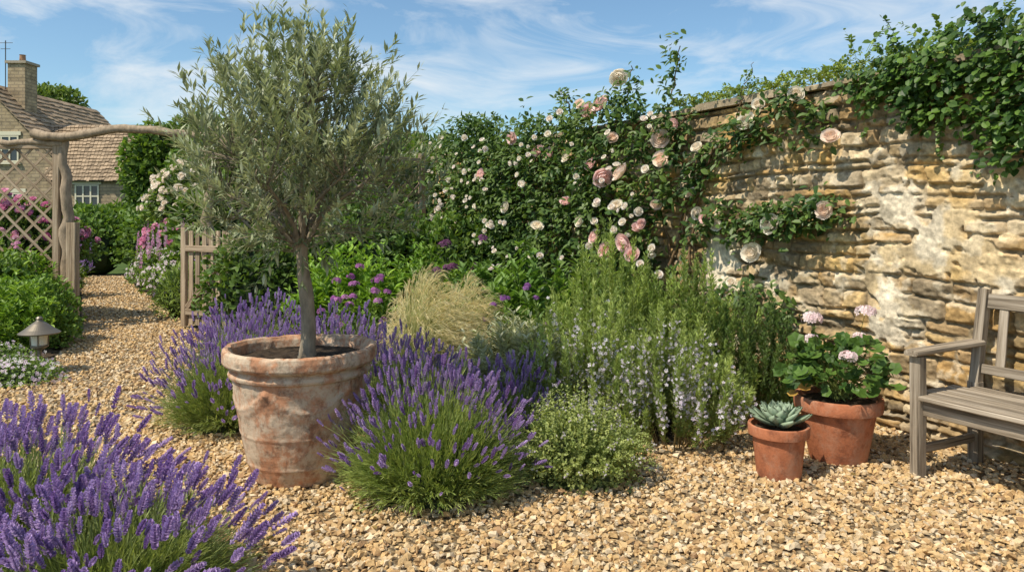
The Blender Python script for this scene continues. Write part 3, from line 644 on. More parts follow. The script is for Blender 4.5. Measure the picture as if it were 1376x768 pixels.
# ---------------------------------------------------------------- climbing rose
def rose():
    mb=MB()
    n=2200
    t=U(1.2,6.6,n);z=U(.45,2.75,n)
    ztop=np.interp(t,[1.2,1.7,2.3,2.8,3.6,4.5,6.6],[1.9,2.1,2.38,2.48,2.45,2.58,2.72])+.30*(fbm(t*2.2,0*t,1,91,3)-.5)*2
    dn=np.interp(t,[1.2,1.6,2.0,2.5,3.1],[-.1,.04,.30,.72,1.05])+.7*(fbm(t*1.8,z*2.2,4,92,3)-.5)
    k=(z<ztop)&(rng.random(n)<dn);t,z=t[k],z[k];n=len(t)
    om=np.interp(t,[1.2,2.0,3.0,6.6],[.12,.28,.5,.75])
    o=.05+om*rng.random(n)**.8*(1-.4*np.clip((z-1.9),0,1))
    C=wp(t-.75*o,z,o)
    def clumps(C,per,sd,size,c0,c1):
        m=len(C);P=np.repeat(C,per,0)+rng.normal(0,sd,(m*per,3))
        D=nrm(rng.normal(size=P.shape)+A([NW[0],NW[1],-.15])*.9)
        base=np.repeat(mixc(c0,c1,m),per,0)*U(.8,1.2,(m*per,1))
        inst(mb,LEAF_OV,P,frames(D,A([NW[0]*.8,NW[1]*.8,.8])),size*U(.65,1.25,len(P)),base)
    clumps(C,11,.055,.075,(.03,.075,.018),(.11,.175,.042))
    ca=A([.20,.13,.07])
    def cane(pts,r0,r1,dens=0,sd=.05,sz=.065):
        W=A([wp(p[0],p[1],p[2]) for p in pts]);P=cpath(W,26);P[1:-1]+=rng.normal(0,.012,(24,3));tube(mb,P,np.linspace(r0,r1,26),6,ca,2,.2,2)
        if dens:
            q=P[rng.integers(2,26,dens)]+rng.normal(0,.05,(dens,3));clumps(q,8,sd,sz,(.03,.075,.02),(.10,.165,.04))
    for pts in [[(1.75,.0,.1),(1.78,.5,.08),(1.9,1.0,.07),(2.1,1.6,.1),(2.4,2.2,.12)],[(1.7,.0,.12),(1.62,.6,.08),(1.72,1.1,.06),(1.55,1.6,.07),(1.4,2.0,.1)],[(1.8,.0,.12),(2.0,.7,.1),(2.4,1.2,.1),(2.9,1.9,.15)],[(1.72,.3,.1),(1.5,.9,.08),(1.75,1.3,.08),(1.6,1.9,.08)],[(1.78,.1,.15),(1.95,.8,.1),(1.75,1.45,.08),(2.1,2.0,.1)],[(2.2,.0,.15),(2.5,.8,.12),(3.1,1.5,.15)],[(1.6,.6,.08),(1.9,1.1,.07),(1.6,1.5,.07),(1.9,2.1,.1)]]:
        cane(pts,.018,.007)
    cane([(1.75,1.5,.08),(1.45,1.92,.09),(1.1,2.03,.10),(.75,2.0,.10),(.42,2.06,.10)],.011,.005,60)
    cane([(1.3,1.95,.1),(1.0,2.16,.1),(.75,2.22,.12),(.50,2.22,.12)],.008,.004,30)
    cane([(1.75,1.15,.08),(1.4,1.36,.09),(1.0,1.33,.11),(.6,1.36,.11),(.28,1.47,.11)],.012,.005,90)
    cane([(1.0,1.33,.11),(.7,1.46,.13),(.4,1.40,.12)],.007,.004,24)
    cane([(1.7,.5,.08),(1.3,.78,.10),(.9,.80,.12),(.72,.72,.12)],.01,.005,46)
    cane([(1.9,1.9,.12),(1.75,2.2,.15),(1.6,2.3,.12)],.009,.004,26)
    cane([(2.1,1.9,.12),(1.85,2.3,.15),(1.8,2.7,.12),(1.72,2.88,.15)],.009,.004,24,.04)
    cane([(2.6,2.2,.2),(2.4,2.6,.15),(2.3,2.82,.2)],.009,.004,24,.05)
    cane([(3.4,2.3,.2),(3.4,2.6,.1),(3.6,2.8,.1)],.009,.004,14,.04)
    cane([(1.2,2.1,.1),(1.05,2.45,.12),(.95,2.58,.15)],.005,.002,6,.03,.04)
    P_=(.95,.74,.71);PC_=(.95,.83,.72);CR=(.95,.91,.80)
    bl=[(2.55,2.76,.15,.085,CR),(2.9,2.47,.25,.085,P_),(2.7,2.52,.25,.085,P_),(1.85,2.08,.25,.085,PC_),(1.83,1.90,.27,.085,PC_),(2.35,1.76,.48,.092,P_),(2.15,1.80,.45,.085,PC_),
        (2.1,1.15,.45,.085,P_),(2.35,1.07,.45,.08,P_),(1.98,1.06,.45,.07,P_),(3.4,2.07,.4,.08,P_),(3.6,2.12,.4,.07,P_),(.56,2.27,.18,.08,CR),(1.0,2.13,.18,.08,CR),(.29,1.94,.19,.08,PC_),
        (.76,1.34,.2,.085,CR),(.33,1.44,.2,.088,PC_),(.95,1.12,.18,.085,CR),(1.4,1.38,.18,.06,P_),(1.3,1.33,.18,.06,CR),(2.0,1.3,.38,.055,P_),(1.95,1.33,.38,.05,P_),(1.5,1.42,.18,.055,CR),
        (1.5,1.98,.18,.055,CR),(2.5,1.2,.48,.06,P_),(1.6,1.6,.15,.055,PC_),(2.7,1.35,.5,.06,CR),(3.2,2.6,.15,.055,PC_),(.9,2.25,.16,.055,CR),(1.15,.88,.17,.05,CR),
        (2.45,2.15,.3,.06,PC_),(3.0,2.0,.45,.055,CR),(2.9,1.55,.52,.06,P_),(3.3,1.3,.6,.06,CR),(2.2,1.5,.45,.055,CR),(4.0,2.3,.5,.065,P_),(4.4,1.9,.7,.06,P_),(1.75,2.2,.2,.055,P_),(3.9,1.5,.65,.06,CR),(2.6,1.9,.45,.06,P_),(1.85,1.5,.3,.05,PC_)]
    B=A([wp(t,z,o) for t,z,o,s,c in bl]);S=A([b[3]*np.interp(b[0],[.3,2.4],[.66,.92]) for b in bl]);Cc=A([b[4] for b in bl])
    D=nrm(A([-.5,-.8,.36])+rng.normal(0,.30,(len(bl),3)))
    R=frames(D);S3=S[:,None]*U(.85,1.1,(len(bl),3))
    inst(mb,ROSE,B,R,S3,Cc*U(.95,1.03,(len(bl),1)),1,True)
    m=230;t=U(2.0,6.3,m);z=U(.8,2.45,m);o=np.interp(t,[2,3,6.6],[.38,.6,.85])
    kk=fbm(t*2,z*2.5,2,97,2)>.47;t,z,o=t[kk],z[kk],o[kk];D=nrm(A([-.45,-.85,.2])+rng.normal(0,.35,(len(t),3)))
    inst(mb,ROSE,wp(t-.75*o,z,o),frames(D),U(.014,.034,len(t)),mixc((.92,.90,.80),(.94,.90,.86),len(t)),1,True)
    mb.build('climbing_rose',[M_LEAFW,M_PET,M_BARK])
rose()
# ---------------------------------------------------------------- ivy on wall top
def ivy():
    mb=MB();n=1500
    t=U(-3.0,.36,n);z=U(1.6,2.62,n)
    lo=np.interp(t,[-3,-1,-.6,-.35,-.1,.1,.36],[1.66,1.72,1.84,2.02,2.14,2.24,2.34])+.30*(fbm(t*4.5,0*t,1,93,3)-.5)*2
    hi=np.interp(t,[-3,-.7,-.3,.1,.36],[2.53,2.48,2.50,2.44,2.38])+.16*(fbm(t*5,0*t,1,94,3)-.5)*2
    k=(z>lo)&(z<hi)&(rng.random(n)<np.interp(z-lo,[0,.25],[.45,1]));t,z=t[k],z[k];n=len(t)
    o=np.where(z>2.34,U(-.35,.20,n),U(.05,.18,n))
    C=wp(t,z,o);per=12;P=np.repeat(C,per,0)+rng.normal(0,.042,(n*per,3))
    D=nrm(rng.normal(size=P.shape)*.7+A([NW[0],NW[1],-.7]))
    col=np.repeat(mixc((.022,.058,.012),(.09,.17,.028),n),per,0)*U(.8,1.25,(n*per,1))
    inst(mb,LEAF_IVY,P,frames(D,A([NW[0],NW[1],.6])),.047*U(.6,1.25,len(P)),col)
    # hanging trails down the wall face
    m=34;t=U(-2.2,.25,m);top=np.interp(t,[-2.2,-.6,-.1,.25],[1.8,1.95,2.2,2.3]);base=wp(t,top+.08,.12)
    tip=wp(t+U(-.08,.08,m),top-U(.12,.38,m),.05);mid=(base+tip)/2+rng.normal(0,.03,(m,3));g=mixc((.05,.11,.02),(.14,.23,.05),m)
    ribbons(mb,base,mid,tip,.004,4,g,g);leafy(mb,base,mid,tip,18,LEAF_IVY,.042,g,1.0,0,1.,up=(NW[0],NW[1],.5))
    m=320;t=U(-.8,2.0,m);base=wp(t,2.36+U(0,.05,m),U(-.25,.08,m))
    tip=base+np.stack([U(-.15,.15,m),U(-.15,.1,m),U(-.02,.14,m)*np.interp(t,[-.8,.6,2.1],[1.6,.9,.4])],1);mid=(base+tip)/2+A([0,0,.05])
    g=mixc((.14,.22,.04),(.28,.36,.10),m);ribbons(mb,base,mid,tip,.003,3,g*.7,g)
    leafy(mb,base,mid,tip,14,LEAF_OV,.034,g,.9,0,1)
    m=18;t=U(-1.0,.3,m);base=wp(t,2.42+U(0,.1,m),U(-.1,.12,m));tip=base+np.stack([U(-.2,.2,m),U(-.2,.1,m),U(.03,.18,m)],1)
    g=mixc((.08,.16,.03),(.2,.3,.07),m);ribbons(mb,base,(base+tip)/2+A([0,0,.06]),tip,.004,4,g,g);leafy(mb,base,(base+tip)/2+A([0,0,.06]),tip,12,LEAF_IVY,.036,g,.9,.2,1)
    mb.build('ivy_vine',[M_LEAFW])
ivy()
# ---------------------------------------------------------------- plank helper
def plank(name,a,b,w,th,up,mat,parent,bev=.004,rough=.0015):
    a=Vector(a);b=Vector(b);X=(b-a);L=X.length;X.normalize();Z=Vector(up);Y=Z.cross(X).normalized();Z=X.cross(Y).normalized()
    nx=max(2,int(L/.06));ts=np.linspace(-L/2,L/2,nx)
    c=bev
    sec=A([[-w/2+c,-th/2],[w/2-c,-th/2],[w/2,-th/2+c],[w/2,th/2-c],[w/2-c,th/2],[-w/2+c,th/2],[-w/2,th/2-c],[-w/2,-th/2+c]])
    V=np.zeros((nx,8,3));V[:,:,0]=ts[:,None];V[:,:,1]=sec[:,0];V[:,:,2]=sec[:,1]
    s=rng.uniform(0,100);V[...,1]+=(fbm(V[...,0]*5+s,V[...,1]*30,V[...,2]*30,1,2)-.5)*rough*5;V[...,2]+=(fbm(V[...,0]*5+s,V[...,1]*30,9+V[...,2]*30,2,2)-.5)*rough*5
    F=[]
    for i in range(nx-1):
        for k in range(8):F.append([i*8+k,i*8+(k+1)%8,(i+1)*8+(k+1)%8,(i+1)*8+k])
    mb=MB();mb.add(V,F)
    mb.add(V[0],[[7,6,5,4,3,2,1,0]]);mb.add(V[-1],[[0,1,2,3,4,5,6,7]])
    o=mb.build(name,mat)
    Mx=Matrix(((X.x,Y.x,Z.x,(a.x+b.x)/2),(X.y,Y.y,Z.y,(a.y+b.y)/2),(X.z,Y.z,Z.z,(a.z+b.z)/2),(0,0,0,1)))
    if parent:o.parent=parent;o.matrix_parent_inverse=Matrix.Identity(4);o.matrix_basis=Matrix.Translation(-Vector(parent.location))@Mx
    else:o.matrix_basis=Mx
    return o
def bench():
    O=A([2.16,3.96]);e1=A([.4515,-.8922]);e2=A([.8922,.4515]);E=empty('garden_bench',(O[0],O[1],0))
    def q(l,d,z):p=O+e1*l+e2*d;return (p[0],p[1],z)
    L=1.5;Dp=.50;u1=(e1[0],e1[1],0)
    for i,l in enumerate((0,L)):
        plank(f'front_leg_{i}',q(l,0,0),q(l,0,.655),.062,.062,u1,M_WOOD,E,.006)
        plank(f'back_leg_{i}',q(l,Dp,0),q(l,Dp,.47),.062,.062,u1,M_WOOD,E,.006)
        plank(f'back_post_{i}',q(l,Dp,.46),q(l,Dp+.09,.985),.062,.05,u1,M_WOOD,E,.006)
        plank(f'arm_{i}',q(l,-.06,.675),q(l,Dp+.03,.69),.075,.032,(0,0,1),M_WOOD,E,.008)
        plank(f'side_rail_{i}',q(l,.03,.385),q(l,Dp-.03,.385),.03,.075,(0,0,1),M_WOOD,E)
        plank(f'low_rail_{i}',q(l,.03,.16),q(l,Dp-.03,.16),.03,.045,(0,0,1),M_WOOD,E)
    plank('front_apron',q(.03,.012,.385),q(L-.03,.012,.385),.03,.08,(0,0,1),M_WOOD,E)
    plank('back_apron',q(.03,Dp,.385),q(L-.03,Dp,.385),.03,.08,(0,0,1),M_WOOD,E)
    for k in range(6):
        d=-.01+k*.088;plank(f'seat_slat_{k}',q(-.045 if 0<k<5 else .034,d,.442),q(L+.045 if 0<k<5 else L-.034,d,.442),.074,.024,(0,0,1),M_WOOD,E)
    bu=(e2[0],e2[1],-.17)
    plank('top_rail',q(.034,Dp+.077,.92),q(L-.034,Dp+.077,.92),.085,.034,bu,M_WOOD,E,.006)
    plank('lower_back_rail',q(.034,Dp+.015,.545),q(L-.034,Dp+.015,.545),.055,.032,bu,M_WOOD,E)
    n=9
    for k in range(n):
        l=.12+k*(L-.24)/(n-1);plank(f'back_slat_{k}',q(l,Dp+.02,.56),q(l,Dp+.072,.895),.05,.016,bu,M_WOOD,E,.003)
bench()
# ---------------------------------------------------------------- small pots
def smallpot(name,c,R,H,rb):
    rim=H*.22
    V,F=lathe([(0,0),(rb*.98,0),(rb,.006),(R*.86,H-rim),(R*.87,H-rim+.001),(R*.99,H-rim+.004),(R,H-rim+.012),(R*1.01,H-.012),(R*.995,H-.003),(R*.96,H),(R*.90,H-.004),(R*.88,H-.03),(R*.8,H*.6)],72)
    mb=MB();mb.add(V,F,(.4,.2,.1),0,True);o=mb.build(name,M_POT2);o.location=(c[0],c[1],.015)
    es=o.modifiers.new('e','EDGE_SPLIT');es.split_angle=math.radians(40)
    mb=MB();a=np.arange(30)*2*np.pi/30;mb.add(np.vstack([[[0,0,H-.03]],np.stack([R*.89*np.cos(a),R*.89*np.sin(a),0*a+H-.035],1)]),[[0,1+i,1+(i+1)%30] for i in range(30)])
    mb.build('soil',M_SOIL,o);return o
smallpot('succulent_pot',(1.43,3.99),.158,.275,.115)
smallpot('geranium_pot',(1.87,4.27),.238,.36,.155)
def succulent(c):
    mb=MB();n=34
    prof=[(0,.10,.05),(.25,.20,.07),(.5,.30,.075),(.72,.29,.06),(.88,.17,.035),(.97,.05,.012),(1.03,.004,.003)]
    W=[];F=[]
    for y,w,t in prof:W+=[[-w,y,.10*y*y+.045],[0,y,.10*y*y-.03+.02],[w,y,.10*y*y+.045],[0,y,.10*y*y-t-.02]]
    for i in range(len(prof)-1):
        for k in range(4):F.append([i*4+k,i*4+(k+1)%4,(i+1)*4+(k+1)%4,(i+1)*4+k])
    sh=np.repeat(A([.8,.9,1,1.05,1.05,.9,.6]),4)
    tm=(A(W),A(F),sh)
    for i in range(n):
        a=i*2.39996;f=i/n;el=math.radians(14+62*f);L=.165*(1-.48*f)
        D=A([[math.cos(a)*math.cos(el),math.sin(a)*math.cos(el),math.sin(el)]])
        T=A([[c[0]+math.cos(a)*.02,c[1]+math.sin(a)*.02,c[2]+.03*f]])
        inst(mb,tm,T,frames(D,(0,0,1)),A([[L*.82,L,L]]),A([.27,.35,.24])*U(.85,1.15)+A([.02,.02,.01]),0,True)
    mb.build('succulent_plant',[leafmat('succulent_skin',.06,.5,(1,1,1),.3)])
succulent((1.43,3.99,.275))
def geranium(c):
    mb=MB();c=A(c);n=280
    d=nrm(rng.normal(size=(n,3)));d[:,2]=np.abs(d[:,2]);P=c+A([0,0,.08])+d*A([.28,.27,.27])*U(.5,1.1,(n,1))
    b=np.tile(c,(n,1))+rng.normal(0,.03,(n,3))*A([1,1,0]);g=mixc((.025,.065,.013),(.085,.16,.03),n)
    ribbons(mb,b,(b+P)/2+A([0,0,.04]),P,.005,3,(.12,.16,.05),(.12,.16,.05))
    D=nrm(d*A([1,1,.25])+rng.normal(0,.45,(n,3)));up=nrm(d+A([-.2,-.4,.8])+rng.normal(0,.35,(n,3)))
    inst(mb,LEAF_R,P,frames(D,up),.040*U(.45,1.2,n),g)
    inst(mb,LEAF_R,c+A([[-.22,-.12,.09],[-.26,-.05,.04]]),frames(A([[-1,-.3,-.3],[-1,0,-.4]]),(0,-.3,1)),A([.035,.03]),A([[.34,.20,.05],[.36,.24,.06]]))
    heads=A([[-.17,-.05,.46],[.12,-.08,.50],[-.03,-.2,.27],[-.13,.05,.33],[.17,.1,.33]]);sz=[.055,.052,.042,.03,.03]
    for h,s in zip(heads,sz):
        T=c+h;B=c+A([h[0]*.2,h[1]*.2,.05]);ribbons(mb,B[None],((B+T)/2+A([h[0]*.2,0,.05]))[None],T[None],.007,6,(.14,.17,.06),(.14,.17,.06),0,.9)
        m=26;d=nrm(rng.normal(size=(m,3)));d[:,2]=np.abs(d[:,2])-.2;d=nrm(d)
        inst(mb,FIVE,T+d*s*A([1,1,.6]),frames(d),.022*U(.8,1.15,m),mixc((.92,.68,.70),(.94,.85,.82),m),1)
    mb.build('geranium_plant',[M_LEAFW,M_PET])
geranium((1.87,4.27,.36))
# ---------------------------------------------------------------- path light
def pathlight(x,y):
    E=empty('path_light',(x,y,0));br=plain('bronze_metal',(.20,.17,.13),.45,.6);gl=plain('frosted_glass',(.75,.72,.62),.25)
    for nm,pf,mt in [('stake',[(0,0),(.05,0),(.05,.02),(.018,.03),(.018,.22),(.045,.235),(.07,.25),(.07,.265),(0,.266)],br),
        ('lens',[(0,.266),(.06,.267),(.068,.37),(0,.371)],gl),
        ('cap',[(0,.372),(.16,.365),(.165,.375),(.12,.405),(.06,.455),(.03,.475),(.022,.49),(.03,.50),(.018,.515),(0,.518)],br)]:
        V,F=lathe(pf,40);mb=MB();mb.add(V,F,(.3,.3,.3),0,False);mb.build(nm,mt,E)
    for k in range(4):
        a=k*math.pi/2+.4;V,F=lathe([(0,.26),(.006,.262),(.006,.37),(0,.371)],6);V=V+A([.068*math.cos(a),.068*math.sin(a),0]);mb=MB();mb.add(V,F);mb.build(f'strut_{k}',br,E)
pathlight(-4.16,6.55)
# ---------------------------------------------------------------- arbour, gate, trellis
def arbour():
    E=empty('rustic_arbor')
    def pole(nm,pts,r0,r1,seed):
        mb=MB();P=cpath(pts,30);P+=np.stack([(fbm(np.arange(30)*.35,seed+0*P[:,0],i,seed,2)-.5)*.09 for i in range(3)],1)
        tube(mb,P,np.linspace(r0,r1,30),12,(.34,.26,.18),0,.3,seed);mb.build(nm,M_BARK,E)
    pole('post_left',[(-5.58,9.3,0),(-5.56,9.3,1.2),(-5.6,9.3,2.36)],.075,.055,3)
    pole('post_right',[(-3.76,9.3,0),(-3.8,9.3,1.2),(-3.78,9.3,2.35)],.075,.055,5)
    pole('top_beam',[(-5.98,9.25,2.40),(-5.4,9.25,2.40),(-4.9,9.25,2.49),(-4.4,9.27,2.47),(-3.9,9.27,2.38),(-3.2,9.3,2.33)],.058,.042,7)
    pole('left_rail',[(-7.8,9.3,2.34),(-6.6,9.3,2.33),(-5.6,9.3,2.31)],.04,.04,9)
    plank('gate_post',(-5.40,9.15,0),(-5.40,9.15,1.32),.12,.10,(0,1,0),M_WOOD2,E,.01)
arbour()
def trellis(name,x0,y0,x1,y1,z0,z1,sp=.24):
    E=empty(name,(x0,y0,0));d=A([x1-x0,y1-y0]);L=np.linalg.norm(d);d/=L;nx=(-d[1],d[0],0)
    pt=lambda s,z,o=0:(x0+d[0]*s+nx[0]*o,y0+d[1]*s+nx[1]*o,z)
    H=z1-z0;k=0
    for sgn in(1,-1):
        s=-H if sgn>0 else 0
        while s<(L if sgn>0 else L+H):
            lo,hi=(max(0,-s),min(H,L-s)) if sgn>0 else (max(0,s-L),min(H,s))
            if hi-lo>.08:
                plank(f'lath_{k}',pt(s+sgn*lo,z0+lo,sgn*.007),pt(s+sgn*hi,z0+hi,sgn*.007),.032,.011,nx,M_WOOD2,E,.002);k+=1
            s+=sp
    plank('top_rail',pt(-.02,z1),pt(L+.02,z1),.05,.05,nx,M_WOOD2,E);plank('bottom_rail',pt(-.02,z0),pt(L+.02,z0),.05,.05,nx,M_WOOD2,E)
    plank('end_post',pt(L+.04,0),pt(L+.04,z1+.1),.09,.09,nx,M_WOOD2,E,.01)
trellis('trellis_fence',-7.9,9.3,-5.72,9.3,.35,2.26)
trellis('trellis_fence',-3.6,9.4,-1.42,11.45,.35,2.26)
def gate():
    a=A([-4.06,9.22]);b=A([-3.36,8.86]);d=(b-a);L=np.linalg.norm(d);d/=L;n=(d[1],-d[0],0)
    E=empty('garden_gate',(a[0],a[1],0));q=lambda s,z,o=0:(a[0]+d[0]*s+n[0]*o,a[1]+d[1]*s+n[1]*o,z)
    plank('hinge_stile',q(0,.04),q(0,1.26),.085,.05,n,M_WOOD2,E,.006);plank('latch_stile',q(L,.04),q(L,1.20),.085,.05,n,M_WOOD2,E,.006)
    for k in range(6):
        s=.10+k*(L-.2)/5;plank(f'picket_{k}',q(s,.06,-.018),q(s,1.22,-.018),.075,.016,n,M_WOOD2,E,.003)
    for k,z in enumerate((.22,1.0)):plank(f'rail_{k}',q(.045,z,.008),q(L-.045,z,.008),.075,.032,n,M_WOOD2,E)
    plank('brace',q(.06,.27,.009),q(L-.06,.95,.009),.07,.030,n,M_WOOD2,E)
gate()
# ---------------------------------------------------------------- left border & far garden
PK0,PK1=(.70,.26,.48),(.88,.56,.68);WP0,WP1=(.86,.74,.76),(.92,.88,.84);PU0,PU1=(.38,.20,.50),(.58,.40,.70)
shrub('green_shrub',(-5.25,7.9,.22),(.60,.55,.52),4500,LEAF_OV,.06,(.05,.11,.02),(.13,.22,.045),.75,.4,11)
shrub('green_shrub',(-6.2,8.5,.35),(.8,.6,.62),4500,LEAF_OV,.07,(.05,.11,.02),(.12,.2,.04),.75,.4,12)
sprigs('leafy_perennial',(-5.75,8.7),.55,.5,1.0,150,16,LEAF_MID,.10,(.08,.16,.02),(.17,.28,.05))
sprigs('leafy_perennial',(-5.0,7.4),.5,.4,.8,110,16,LEAF_MID,.09,(.08,.16,.02),(.17,.28,.05))
sprigs('leafy_perennial',(-6.3,9.0),.6,.4,1.15,130,16,LEAF_MID,.10,(.07,.14,.02),(.15,.25,.05),flow=('head',.3,.035,PK0,PK1))
shrub('pink_rose_bush',(-6.5,9.95,.95),(.85,.5,.62),4500,LEAF_OV,.07,(.05,.10,.02),(.13,.2,.05),.7,.3,13,[(85,ROSE,.048,PK0,PK1)])
shrub('pink_rose_bush',(-7.4,10.3,1.0),(.9,.5,.72),3500,LEAF_OV,.07,(.05,.10,.02),(.13,.2,.05),.7,.3,14,[(55,ROSE,.045,PK0,PK1)])
shrub('groundcover_flowers',(-4.35,6.25,.0),(.55,.42,.20),4000,LEAF_OV,.03,(.07,.13,.03),(.16,.24,.07),.8,.3,15,[(520,FIVE,.016,(.84,.62,.78),WP1)],zmin=0)
shrub('groundcover_flowers',(-5.0,6.8,.0),(.6,.45,.25),3000,LEAF_OV,.03,(.07,.13,.03),(.16,.24,.07),.8,.3,16,[(340,FIVE,.016,(.84,.62,.78),WP1)],zmin=0)
shrub('box_shrub',(-4.95,7.6,.12),(.36,.36,.28),3000,LEAF_OV,.04,(.06,.12,.02),(.15,.24,.05),.8,.3,17)
shrub('green_shrub',(-4.35,10.3,.2),(.5,.55,.5),4000,LEAF_N,.09,(.08,.13,.03),(.2,.28,.08),.75,.25,18)
shrub('green_shrub',(-4.75,11.3,.2),(.55,.6,.5),3000,LEAF_N,.09,(.08,.14,.03),(.19,.27,.07),.75,.25,19,[(60,FIVE,.03,PU0,PU1)])
shrub('pale_pink_flowers',(-5.45,12.4,.25),(.65,.6,.5),2500,LEAF_OV,.06,G0,G1,.75,.25,20,[(380,FIVE,.032,(.84,.64,.72),WP1)])
shrub('pale_pink_flowers',(-6.7,14.4,.25),(.65,.6,.5),2200,LEAF_OV,.06,G0,G1,.75,.25,21,[(260,FIVE,.032,(.82,.58,.72),WP1)])
sprigs('foxglove_plant',(-6.05,13.5),.7,.5,.95,55,14,LEAF_MID,.13,G0,G1,flow=('spire',.5,.055,(.72,.34,.58),(.88,.62,.76)))
sprigs('foxglove_plant',(-7.2,15.3),.7,.5,1.05,50,14,LEAF_MID,.13,G0,G1,flow=('spire',.5,.055,(.72,.34,.58),(.85,.58,.72)))
sprigs('foxglove_plant',(-7.6,12.6),.5,.5,.9,40,14,LEAF_MID,.13,G0,G1,flow=('spire',.4,.05,PU0,PU1))
shrub('pink_rose_bush',(-6.75,15.0,.75),(.7,.6,.5),2200,LEAF_OV,.08,G0,G1,.7,.25,22,[(60,ROSE,.055,PK0,PK1)])
shrub('box_shrub',(-5.75,13.9,.75),(.52,.5,.52),3500,LEAF_OV,.05,(.08,.16,.02),(.17,.28,.04),.85,.08,23)
shrub('white_rose_bush',(-6.7,15.6,1.5),(.95,.8,.98),4000,LEAF_OV,.1,(.04,.09,.018),(.12,.18,.04),.7,.3,24,[(140,ROSE,.062,(.90,.84,.72),(.94,.90,.82))])
lavender((-9.1,14.9),.6,.6,.55,300,.09,4)
lavender((-8.1,12.9),.5,.5,.5,300,.08,4)
for i,(x,y,z,a,b,c,s) in enumerate([(-10.2,17.7,.6,1.2,.8,1.0,.12),(-8.0,17.2,.6,1.1,.8,1.1,.12),(-9.2,20.0,.6,1.6,.8,1.2,.14),(-9.3,11.8,.7,1.1,.8,1.0,.1),(-11.0,13.8,.7,1.3,.9,1.0,.1)]):
    shrub('green_shrub',(x,y,z),(a,b,c),3000,LEAF_OV,s,(.04,.09,.02),(.12,.2,.04),.8,.25,25+i)
def tree(name,c,r,n,h0,leaf,c0,c1,seed):
    mb=MB();c=A(c,float);tube(mb,cpath([[c[0],c[1],-.05],[c[0]+.05,c[1],h0],[c[0],c[1],c[2]]],12),np.linspace(r[0]*.11,r[0]*.05,12),9,(.16,.12,.08),2,.3,seed)
    g=np.random.default_rng(seed)
    for k in range(9):
        d=nrm(g.normal(size=3));e=c+d*A(r)*.6;tube(mb,cpath([[c[0],c[1],c[2]-r[2]*.5],(c+e)/2,e],8),np.linspace(r[0]*.04,r[0]*.015,8),6,(.16,.12,.08),2)
        shrub('',e,A(r)*g.uniform(.42,.6),n//10,LEAF_OV,leaf,c0,c1,.6,.35,seed+k,mb=mb,zmin=-2)
    shrub('',c,A(r)*.75,n//5,LEAF_OV,leaf,c0,c1,.7,.35,seed+30,mb=mb,zmin=-2)
    mb.build(name,[M_LEAF,M_PET,M_BARK])
tree('garden_tree',(-8.9,20,2.7),(1.35,1.2,1.5),12000,1.4,.16,(.04,.085,.015),(.11,.18,.035),40)
tree('garden_tree',(-6.6,18.5,2.6),(1.7,1.5,1.2),9000,1.2,.16,(.035,.08,.015),(.10,.17,.03),41)
tree('garden_tree',(-29.0,47,7.2),(2.4,2.4,2.0),8000,4,.36,(.05,.09,.02),(.12,.18,.04),42)
tree('garden_tree',(-3.5,24,2.8),(3.2,2,1.6),8000,1.5,.22,(.04,.085,.02),(.11,.17,.04),43)
tree('garden_tree',(1.5,26,2.6),(3.4,2,1.8),8000,1.5,.22,(.04,.08,.02),(.10,.17,.04),44)
for i,(x,y,w,h) in enumerate([(-13,25,3.5,1.4),(-18,27,3.2,1.3),(-23,26,3,1.4),(-12.6,13,1.6,1.5),(-5,30,5,3),(4,34,6,3),(-32,45,8,3.5),(-15,50,9,4),(15,50,12,4)]):
    shrub('hedge',(x,y,h*.35),(w,1.2,h*.8),4000,LEAF_OV,.1+.012*y*.6,(.035,.075,.018),(.10,.16,.035),.85,.2,60+i)
